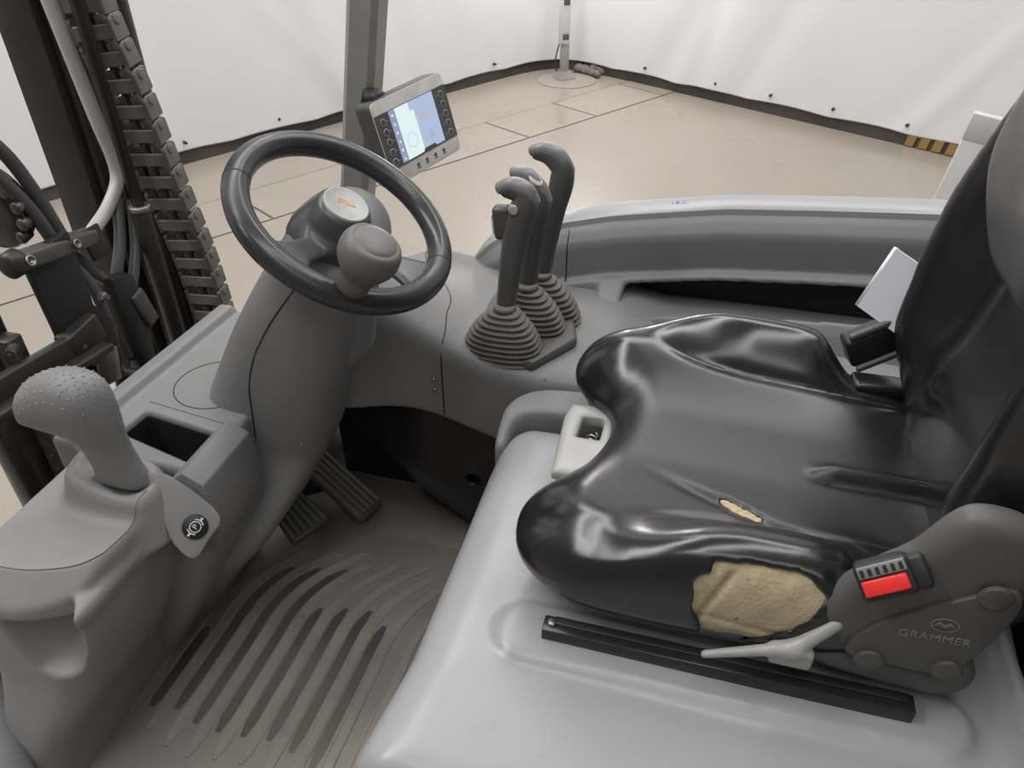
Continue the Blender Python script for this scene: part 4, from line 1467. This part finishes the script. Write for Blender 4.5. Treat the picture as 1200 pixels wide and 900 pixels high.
bb = [wp_(0.16, a, o) for a in range(0, 360, 45) for o in (-0.06, 0.03)]
sdf_part('hub_and_spokes', M['hubplastic'], wheel, hubspoke, np.min([tuple(p) for p in bb], 0), np.max([tuple(p) for p in bb], 0), 0.003, 2)
HM = frame(W + WN * 0.0185 - WU * 0.006 + WV * 0.002, WU, WV, WN)
disc = link('hub_emblem', lathe_mesh([(0.0300, -0.003), (0.0300, 0.002), (0.0285, 0.0032), (0.0275, 0.0026), (0.0, 0.0026)], HM, 40, cap=False), M['emblem'], wheel)
disc['label'] = 'round silver hub emblem with orange logo'
LM = HM @ Matrix.Translation((0, 0.0, 0.0030)) @ Matrix.Rotation(R(26), 4, 'Z')
link('emblem_logo', text_mesh('STILL', 0.0105, LM @ Matrix.Translation((0, 0.002, 0)), 0.0002, bold=0.0003), M['orange'], disc, smooth=False)
# collar where the rim mouldings meet
for ang in (205, 15):
    link('rim_joint', tube_mesh([wp_(RM, ang + a) for a in (-0.35, 0.35)], 0.01685, 24, ref=tuple(WN)), M['black'], wheel)
# spinner knob
KB = wp_(RM, -61, 0.012)
kx = (WN * 1.0 + Vector((0.0, 0.05, 0.03))).normalized()
ku, kv, kw = basis(kx)
KM = frame(KB, ku, kv, kw)
link('spinner_stem', lathe_mesh([(0.0135, -0.016), (0.0135, 0.004), (0.012, 0.008)], KM, 20), M['black'], wheel)
kn = link('spinner_knob', lathe_mesh([(0.0155, 0.004), (0.0195, 0.008), (0.0205, 0.022), (0.0225, 0.032), (0.0295, 0.042), (0.0345, 0.052), (0.0360, 0.061), (0.0350, 0.070), (0.0315, 0.0775), (0.0262, 0.0815),
                                     (0.0255, 0.0808), (0.0245, 0.0818), (0.0180, 0.0838), (0.0, 0.0845)], KM, 40), M['knob'], wheel)

# ================================================================== OVERHEAD GUARD PILLAR
def beam(pts, sec_w, sec_d, ydir=(0, 1, 0)):
    P = [Vector(p) for p in pts]
    V, F = [], []
    for i, p in enumerate(P):
        t = (P[min(i + 1, len(P) - 1)] - P[max(i - 1, 0)]).normalized()
        y = Vector(ydir)
        y = (y - t * y.dot(t)).normalized()
        x = y.cross(t)
        w, d, b = sec_w / 2, sec_d / 2, 0.010
        for a, c in ((-w, -d + b), (-w + b, -d), (w - b, -d), (w, -d + b), (w, d - b), (w - b, d), (-w + b, d), (-w, d - b)):
            V.append(p + x * a + y * c)
    for i in range(len(P) - 1):
        for k in range(8):
            F.append((8 * i + k, 8 * i + (k + 1) % 8, 8 * i + 8 + (k + 1) % 8, 8 * i + 8 + k))
    F += [tuple(range(8)), tuple(range(8 * len(P) - 8, 8 * len(P)))]
    bm = bmesh.new()
    bm.from_mesh(mesh_from(V, F))
    return from_bm(bm)


pillar = link('guard_pillar', beam([(-0.715, 1.32, 0.90), (-0.652, 1.30, 1.15), (-0.590, 1.285, 1.467), (-0.545, 1.275, 1.72), (-0.50, 1.265, 1.98)], 0.056, 0.060), M['silver'], truck, angle=40)
pillar['label'] = 'scuffed grey overhead guard pillar'

# ================================================================== CONTROL TERMINAL
MS = 0.93
cam_p = Vector((0, 0, 1.70))
mc = cam_p + (Vector((-0.5628, 1.3937, 1.2256)) - cam_p) * MS
mn = Vector((0.9133, -0.3266, 0.2432)); mw = Vector((0.3197, 0.9451, 0.0684)); mu = Vector((-0.2522, 0.0153, 0.9676))
MM = frame(mc, mw, mu, mn)
HW, HH = 0.105 * MS, 0.078 * MS
term = thing('control_terminal', tuple(mc - mn * 0.03), 'silver framed control terminal with lit blue screen clamped to the pillar', 'display')
def rrect(hw, hh, r, n=5):
    return [(sx * (hw - r) + r * math.cos(a), sy * (hh - r) + r * math.sin(a)) for sx, sy, a0 in ((1, 1, 0), (-1, 1, 90), (-1, -1, 180), (1, -1, 270)) for a in [R(a0 + 90 * k / n) for k in range(n + 1)]]
link('housing', prism_mesh(rrect(HW, HH, 0.012), 0.036, MM @ Matrix.Translation((0, 0, -0.036)), 0.004), M['plastic_dark'], term, angle=40)
link('facia', prism_mesh(rrect(HW - 0.001, HH - 0.001, 0.011), 0.0025, MM, 0.0006), M['facia'], term, angle=40)
link('panel', prism_mesh([(-HW + 0.0015, -0.044), (HW - 0.0015, -0.044), (HW - 0.0015, 0.050), (-HW + 0.0015, 0.050)], 0.0012, MM @ Matrix.Translation((0, 0, 0.0025))), M['plastic_dark'], term, smooth=False)
S0, S1, T0, T1 = -0.061, 0.058, -0.041, 0.049
scr = link('screen', prism_mesh([(S0, T0), (S1, T0), (S1, T1), (S0, T1)], 0.0006, MM @ Matrix.Translation((0, 0, 0.0037))), M['screenglass'], term, smooth=False)
scr['label'] = 'glowing pale blue screen'
def onscreen(name, poly, m, z=0.0044):
    return link(name, prism_mesh(poly, 0.0002, MM @ Matrix.Translation((0, 0, z))), m, scr, smooth=False)
onscreen('side_bar', [(S0, T0), (-0.046, T0), (-0.046, T1), (S0, T1)], M['screenbar'])
onscreen('pale_area', [(-0.046, T0), (0.000, T0), (0.000, 0.034), (-0.010, 0.034), (-0.010, T1), (-0.046, T1)], M['screenlight'])
link('screen_dial', lathe_mesh([(0.012, 0), (0.013, 0), (0.013, 0.0003), (0.012, 0.0003)], MM @ Matrix.Translation((-0.023, -0.012, 0.0046)), 24, cap=False), M['screenglass'], scr, smooth=False)
link('screen_round_icon', lathe_mesh([(0.0052, 0), (0.0066, 0), (0.0066, 0.0003), (0.0052, 0.0003)], MM @ Matrix.Translation((0.028, -0.018, 0.0046)), 20, cap=False), M['screenbar'], scr, smooth=False)
onscreen('screen_note', [(0.012, 0.017), (0.038, 0.017), (0.038, 0.019), (0.012, 0.019)], M['screenorange'])
onscreen('screen_note', [(0.016, 0.012), (0.036, 0.012), (0.036, 0.0138), (0.016, 0.0138)], M['screenorange'])
for k in range(6):
    tz = 0.040 - 0.0150 * k
    onscreen('icon', [(-0.057, tz - 0.0022), (-0.0515, tz - 0.0022), (-0.0545, tz + 0.003)] if k % 2 else [(-0.057, tz - 0.002), (-0.052, tz - 0.002), (-0.052, tz + 0.002), (-0.057, tz + 0.002)], M['screenmark'], 0.0046)
onscreen('task_bar', [(-0.004, T0), (0.034, T0), (0.030, T0 + 0.005), (0.0, T0 + 0.005)], M['plastic_dark'], 0.0046)
kk = 0
ringme = None
for sx in (-0.0795, 0.0795):
    for k in range(5):
        tz = 0.036 - 0.0172 * k
        me = lathe_mesh([(0.0052, 0), (0.0068, 0), (0.0068, 0.001), (0.0052, 0.001)], MM @ Matrix.Translation((sx, tz, 0.0037)), 22, cap=False)
        link('key_ring', me, M['silver'], term)
        link('key_mark', prism_mesh([(-0.003, -0.0006), (0.003, -0.0006), (0.003, 0.0006), (-0.003, 0.0006)], 0.0003, MM @ Matrix.Translation((sx * 0.86, tz, 0.0038))), M['silver'], term, smooth=False)
# engraved signs along the lower edge
for k in range(4):
    cx = -0.026 + 0.025 * k
    polys = [[(cx - 0.005, -0.063), (cx + 0.005, -0.063), (cx + 0.005, -0.061), (cx - 0.005, -0.061)], [(cx, -0.052), (cx + 0.006, -0.057), (cx + 0.003, -0.057), (cx + 0.003, -0.060), (cx - 0.003, -0.060), (cx - 0.003, -0.057), (cx - 0.006, -0.057)]]
    link('key_symbol', merge([prism_mesh(p, 0.0003, MM @ Matrix.Translation((0, 0, 0.0024))) for p in polys]), M['plastic_dark'], term, smooth=False)
# clamp to the pillar
link('clamp', box_mesh(0.036, 0.03, 0.055, Matrix.Translation((-0.590, 1.262, 1.305)) @ Matrix.Rotation(R(12), 4, 'Y'), 0.008), M['black'], term)
link('clamp_arm', tube_mesh(catmull([(-0.59, 1.26, 1.325), (-0.585, 1.25, 1.29), tuple(mc - mn * 0.03)], 6), 0.014, 12), M['black'], term)
link('clamp_knob', lathe_mesh([(0.014, 0), (0.016, 0.006), (0.012, 0.014)], frame((-0.585, 1.247, 1.318), (1, 0, 0), (0, 0, 1), (0, -1, 0)), 10), M['black'], term)

# ================================================================== DOCUMENT POCKET AND REAR PANEL
doc = thing('document_sleeve', (0.30, 0.99, 1.16), 'white plastic document sleeve tucked behind the seat back', 'document')
A, B, Cc = Vector((0.238, 0.975, 1.271)), Vector((0.211, 0.965, 1.190)), Vector((0.268, 0.94, 1.166))
D = A + (Cc - B) * 2.2
E_ = Cc + (Cc - B) * 1.2
n = (B - A).cross(Cc - A).normalized()
V = [A, B, E_, D] + [p + n * 0.004 for p in (A, B, E_, D)]
bm = bmesh.new()
bm.from_mesh(mesh_from(V, [(0, 1, 2, 3), (7, 6, 5, 4), (0, 4, 5, 1), (1, 5, 6, 2), (2, 6, 7, 3), (3, 7, 4, 0)]))
link('sleeve', from_bm(bm), M['pocket'], doc, smooth=False)
link('fold', tube_mesh([A, B], 0.004, 10), M['pocket'], doc)

rear = thing('rear_panel', (0.60, 1.9, 0.0), 'pale grey leaning panel standing on the floor behind the truck', 'panel')
RF = frame((0.53, 1.92, 0.595), (0.955, -0.28, -0.11), (0.28, 0.96, 0), (0.115, 0.0, 0.993))
link('board', box_mesh(0.12, 0.022, 1.17, RF, 0.004), M['socketbox'], rear, angle=30)
link('top_band', box_mesh(0.123, 0.026, 0.06, RF @ Matrix.Translation((0, 0, 0.56)), 0.004), M['pole'], rear, angle=30)

# ================================================================== LIFT MAST
mast = thing('lift_mast', (-1.05, YC, 0.10), 'greasy black lift mast with hoses, chains and cylinders ahead of the dash', 'mast')

def channel(name, x0, x1, y0, y1, z0, z1, web, open_to, m):
    """rolled steel channel standing upright; open towards -y or +y"""
    if open_to > 0:
        poly = [(x0, y0), (x1, y0), (x1, y1), (x1 - web, y1), (x1 - web, y0 + web), (x0 + web, y0 + web), (x0 + web, y1), (x0, y1)]
    else:
        poly = [(x0, y1), (x0, y0), (x0 + web, y0), (x0 + web, y1 - web), (x1 - web, y1 - web), (x1 - web, y0), (x1, y0), (x1, y1)]
    return link(name, prism_mesh(poly, z1 - z0, Matrix.Translation((0, 0, z0)), 0.003, 2), m, mast, angle=30)


channel('outer_upright', -1.128, -1.050, 1.062, 1.125, 0.10, 2.35, 0.016, 1, M['mast'])
link('upright_flange', box_mesh(0.014, 0.030, 2.25, Matrix.Translation((-1.040, 1.092, 1.225)), 0.003), M['mast'], mast, angle=30)
channel('outer_upright', -1.20, -1.06, 0.335, 0.42, 0.10, 2.35, 0.018, 1, M['mast'])
# lift cylinders beside the far upright
link('cylinder', lathe_mesh([(0.028, 0), (0.028, 1.10), (0.026, 1.105)], Matrix.Translation((-1.01, 1.135, 0.12)), 24), M['grease'], mast)
c2 = link('cylinder', lathe_mesh([(0.017, 0), (0.017, 1.03), (0.016, 1.035)], Matrix.Translation((-0.958, 1.058, 0.12)), 24), M['mast'], mast)
link('cylinder_ring', lathe_mesh([(0.016, 0), (0.0178, 0.001), (0.0178, 0.009), (0.016, 0.010)], Matrix.Translation((-0.958, 1.058, 1.153)), 24), M['steel'], c2)
link('cylinder_rod', lathe_mesh([(0.0105, 0), (0.0105, 1.2)], Matrix.Translation((-0.958, 1.058, 1.15)), 20), M['mast'], c2)
link('backing_tube', lathe_mesh([(0.026, 0), (0.026, 1.6)], Matrix.Translation((-1.03, 1.215, 0.75)), 24), M['mast'], mast)
link('backing_channel', box_mesh(0.03, 0.13, 2.2, Matrix.Translation((-1.10, 1.155, 1.2)), 0.004), M['grease'], mast)
# silver hydraulic pipe
link('hydraulic_pipe', tube_mesh(catmull([(-1.03, 1.04, 1.95), (-1.012, 1.048, 1.62), (-1.0, 1.052, 1.46), (-1.0, 1.068, 1.31), (-1.0, 1.078, 1.235), (-1.0, 1.070, 1.195), (-1.0, 1.030, 1.163), (-0.995, 0.985, 1.148), (-0.99, 0.950, 1.138)], 6), 0.0115, 16), M['pipe'], mast)['label'] = 'silver bent hydraulic pipe'

# ---- cable chain: one link mesh, copied along a curve
def chain_link_mesh():
    """x across the chain, y through it, z along it"""
    parts = []
    for s in (-1, 1):
        prof = [(-0.0200, -0.019), (0.0150, -0.019), (0.0195, -0.012), (0.0195, 0.012), (0.0150, 0.019), (-0.0200, 0.019)]
        parts.append(prism_mesh(prof, 0.007, frame((s * 0.0345 - 0.0035, 0, 0), (0, 0, 1), (0, 1, 0), (-1, 0, 0)) @ Matrix.Translation((0, 0, -0.007)), 0.0015, 1))
        parts.append(lathe_mesh([(0.0085, 0), (0.0085, 0.0014), (0.0065, 0.0024)], frame((s * 0.0378, 0, 0.010), (0, 0, 1), (0, s, 0), (s, 0, 0)), 12))
    for y in (0.0165, -0.0165):
        parts.append(box_mesh(0.066, 0.005, 0.023, Matrix.Translation((0, y, -0.004)), 0.0015, 1))
    for x in (-0.011, 0.011):
        parts.append(box_mesh(0.004, 0.026, 0.039, Matrix.Translation((x, 0, 0)), 0.0008, 1))
    return merge(parts)


carrier = thing('cable_chain', (-0.93, 1.14, 0.70), 'dark plastic cable chain hanging along the lift mast', 'cable chain')
lm_ = chain_link_mesh()
lm_.materials.append(M['chainlink'])
lm_.polygons.foreach_set('use_smooth', [False] * len(lm_.polygons))
path = catmull([(-0.990, 1.095, 1.70), (-0.975, 1.095, 1.49), (-0.962, 1.110, 1.355), (-0.953, 1.128, 1.19), (-0.945, 1.150, 1.02), (-0.943, 1.158, 0.88), (-0.943, 1.155, 0.76)], 40)
acc = 0.0
prev = Vector(path[0])
for i in range(1, len(path)):
    p = Vector(path[i])
    acc += (p - prev).length
    prev = p
    if acc >= 0.0400:
        acc = 0.0
        t = (p - Vector(path[max(i - 6, 0)])).normalized()
        z = -t
        # the chain's broad side faces the driver and turns a little outwards
        n = Vector((0.10, -0.99, 0.0))
        n = (n - z * n.dot(z)).normalized()
        x = n.cross(z).normalized()
        mt = frame(p, x, n, z)
        o = bpy.data.objects.new('chain_link', lm_)
        COL.objects.link(o)
        o.parent = carrier
        o.matrix_local = Matrix.Translation(-Vector(origin(carrier))) @ mt
link('loose_cable', tube_mesh([Vector(p) + Vector((-0.012, 0.01, 0)) for p in path[::8]], 0.009, 10), M['hose'], carrier)

# ---- hoses, clamp and bracket in the middle of the mast
for pts, r in (([(-1.08, 0.66, 2.30), (-1.07, 0.66, 1.80), (-1.04, 0.70, 1.54), (-1.0, 0.80, 1.40), (-1.0, 0.868, 1.325), (-1.0, 0.900, 1.245), (-0.995, 0.915, 1.165)], 0.0105),
               ([(-1.07, 0.62, 2.30), (-1.05, 0.62, 1.75), (-1.02, 0.68, 1.48), (-1.0, 0.80, 1.355), (-1.0, 0.850, 1.285), (-0.995, 0.878, 1.225), (-0.99, 0.892, 1.165)], 0.0105),
               ([(-0.985, 0.905, 1.15), (-0.97, 0.925, 1.10), (-0.965, 0.945, 1.06), (-0.97, 0.94, 0.98), (-0.97, 0.92, 0.90)], 0.0095),
               ([(-0.985, 0.888, 1.15), (-0.96, 0.90, 1.10), (-0.955, 0.905, 1.03), (-0.96, 0.90, 0.95), (-0.97, 0.90, 0.88)], 0.009),
               ([(-1.0, 1.06, 1.17), (-0.985, 1.02, 1.11), (-0.975, 0.975, 1.06), (-0.965, 0.95, 1.02), (-0.965, 0.935, 0.92)], 0.010),
               ([(-0.99, 1.08, 1.16), (-0.975, 1.04, 1.09), (-0.965, 0.99, 1.03), (-0.96, 0.95, 0.98)], 0.009)):
    link('hose', tube_mesh(catmull(pts, 8), r, 14), M['hose'], mast)

# clamp bar holding pipe and hoses
ca, cb = Vector((-0.955, 0.795, 1.185)), Vector((-0.965, 0.935, 1.158))
cu, cv, cw = basis(cb - ca)
clamp = link('hose_clamp', box_mesh(0.030, 0.026, 0.165, frame((ca + cb) / 2, Vector((1, 0, 0)), (cb - ca).cross(Vector((1, 0, 0))).normalized(), (cb - ca)), 0.005), M['plastic_dark'], mast)
for t, r in ((0.10, 0.0085), (0.78, 0.0075)):
    c = ca.lerp(cb, t) + Vector((0.012, -0.012, 0.004))
    link('cap_screw', lathe_mesh([(r, 0), (r, 0.012), (r - 0.001, 0.013), (r - 0.003, 0.013), (r - 0.003, 0.008)], frame(c, Vector((0, 1, 0)), Vector((-0.3, 0, 1)).normalized(), Vector((0.9, -0.35, 0.25))), 16), M['steel'], clamp)
link('clamp_tab', box_mesh(0.006, 0.040, 0.050, frame(cb + Vector((0.012, 0.0, -0.008)), (1, 0.2, 0.2), (0, 1, 0), (-0.2, 0, 1)), 0.002), M['black'], clamp)
link('swivel', lathe_mesh([(0.016, -0.012), (0.020, -0.008), (0.020, 0.012), (0.012, 0.016)], frame(ca + Vector((0, -0.012, 0.002)), (1, 0, 0), (0, 0, 1), (0, -1, 0)), 20), M['mast'], clamp)

# centre cylinder, hanger plate and mounting arm
link('centre_cylinder', lathe_mesh([(0.045, 0), (0.045, 1.02), (0.040, 1.03)], Matrix.Translation((-1.05, 0.745, 0.10)), 30), M['grease'], mast)
link('centre_cylinder', lathe_mesh([(0.034, 0), (0.034, 0.86), (0.030, 0.87)], Matrix.Translation((-0.985, 0.79, 0.10)), 26), M['mast'], mast)
hanger = link('hanger_plate', prism_mesh([(-0.055, 0.135), (0.030, 0.150), (0.034, 0.02), (0.060, -0.02), (0.055, -0.10), (0.03, -0.125), (-0.03, -0.115), (-0.052, -0.06), (-0.042, 0.0)], 0.016,
                      frame((-0.965, 0.850, 1.045), (0.10, 0.99, -0.05), (0, 0.05, 1), (1, -0.10, 0)), 0.003), M['black'], mast, angle=30)
for (y, z) in ((0.822, 1.022), (0.900, 1.070), (0.835, 0.985)):
    link('hanger_bolt', lathe_mesh([(0.0085, 0), (0.0085, 0.008), (0.005, 0.010), (0.004, 0.016)], frame((-0.945, y, z), (0, 1, 0), (0, 0, 1), (1, 0, 0)), 6), M['steel'], hanger, smooth=False)
link('hanger_rib', box_mesh(0.03, 0.07, 0.05, Matrix.Translation((-0.945, 0.835, 1.03)) @ Matrix.Rotation(R(8), 4, 'X'), 0.004), M['mast'], hanger)
link('mounting_arm', merge([box_mesh(0.016, 0.50, 0.050, frame((-0.94, 0.615, 1.045), (1, 0, 0), (0, 0.965, -0.10), (0, 0.10, 0.965)), 0.004),
                            box_mesh(0.040, 0.50, 0.014, frame((-0.93, 0.612, 1.028), (1, 0, 0), (0, 0.965, -0.10), (0, 0.10, 0.965)), 0.004)]), M['mast'], mast)
link('arm_bracket', box_mesh(0.16, 0.05, 0.07, Matrix.Translation((-1.0, 0.385, 1.068)), 0.005), M['mast'], mast)
# cable bundle under the clamp
link('cable_guide', prism_mesh([(-0.022, 0.10), (0.030, 0.085), (0.034, 0.0), (0.020, -0.10), (-0.015, -0.10), (-0.024, 0.0)], 0.03, frame((-0.975, 0.955, 0.985), (0, 1, 0), (0, 0, 1), (1, 0, 0)), 0.006), M['black'], mast, angle=30)
link('connector', box_mesh(0.03, 0.03, 0.075, Matrix.Translation((-0.955, 0.985, 1.00)) @ Matrix.Rotation(R(15), 4, 'X'), 0.004), M['plastic_dark'], mast)
link('elbow', tube_mesh(catmull([(-0.97, 0.905, 0.905), (-0.94, 0.935, 0.875), (-0.92, 0.98, 0.86), (-0.90, 1.03, 0.84)], 6), 0.017, 14), M['mast'], mast)
link('tie_plate', box_mesh(0.006, 0.05, 0.06, Matrix.Translation((-0.94, 0.86, 0.955)) @ Matrix.Rotation(R(-12), 4, 'X'), 0.002), M['steel'], mast)

# tensioned leaf chain and its pulley at the far left
def leaf_mesh():
    parts = []
    for s in (-1.5, -0.5, 0.5, 1.5):
        w = 0.0042
        prof = [(0.010 * math.cos(a) , 0.0135 + 0.0085 * math.sin(a)) for a in np.linspace(0, math.pi, 7)] + [(0.010 * math.cos(a), -0.0135 + 0.0085 * math.sin(a)) for a in np.linspace(math.pi, 2 * math.pi, 7)]
        parts.append(prism_mesh([(p[0] * 0.85, p[1]) for p in prof], w, frame((s * 0.0052, 0, (0.0 if int(s * 2) % 4 == 1 else 0.0)), (0, 1, 0), (0, 0, 1), (1, 0, 0))))
    parts.append(lathe_mesh([(0.0038, -0.016), (0.0038, 0.016)], frame((0, 0, 0.0135), (0, 1, 0), (0, 0, 1), (1, 0, 0)), 8))
    return merge(parts)


leaf = leaf_mesh()
leaf.materials.append(M['rollerchain'])
lchain = thing('lift_chain', (-0.98, 0.69, 0.60), 'oily roller lift chain running down beside the mast cylinder', 'chain')
for k in range(20):
    p = Vector((-0.955, 0.722 - 0.0009 * k, 1.06 - 0.027 * k))
    o = bpy.data.objects.new('chain_link', leaf)
    COL.objects.link(o)
    o.parent = lchain
    o.matrix_local = Matrix.Translation(-Vector(origin(lchain))) @ frame(p, Vector((0.5, -0.86, 0)), Vector((0.86, 0.5, 0)), (0, 0, 1))
link('chain_guard', box_mesh(0.03, 0.03, 0.56, Matrix.Translation((-0.985, 0.745, 0.80)), 0.004), M['grease'], lchain)

pul = thing('chain_pulley', (-1.06, 0.875, 1.16), 'oily black chain pulley with shiny rollers beside the hoses', 'pulley')
link('wheel', lathe_mesh([(0.03, -0.02), (0.06, -0.02), (0.064, -0.014), (0.052, -0.008), (0.052, 0.008), (0.064, 0.014), (0.06, 0.02), (0.03, 0.02)], frame((-1.06, 0.875, 1.225), (1, 0, 0), (0, 0, 1), (0.3, -0.95, 0)), 28), M['grease'], pul)
for k in range(9):
    a = R(-40 + 26 * k)
    c = Vector((-1.055 + 0.058 * math.cos(a), 0.865, 1.225 + 0.058 * math.sin(a)))
    link('roller', lathe_mesh([(0.008, -0.015), (0.010, -0.012), (0.010, 0.012), (0.008, 0.015)], frame(c, (1, 0, 0), (0, 0, 1), (0.3, -0.95, 0)), 12), M['rollerchain'], pul)

# ---- light grey entry post at the near left corner
link('entry_post', tube_mesh([(-1.02, 0.52, 0.86), (-0.86, 0.395, 0.75), (-0.72, 0.29, 0.655)], 0.028, 16), M['paint'], truck)
link('step_panel', box_mesh(0.30, 0.16, 0.34, Matrix.Translation((-0.94, 0.40, 0.52)), 0.01), M['black'], truck)
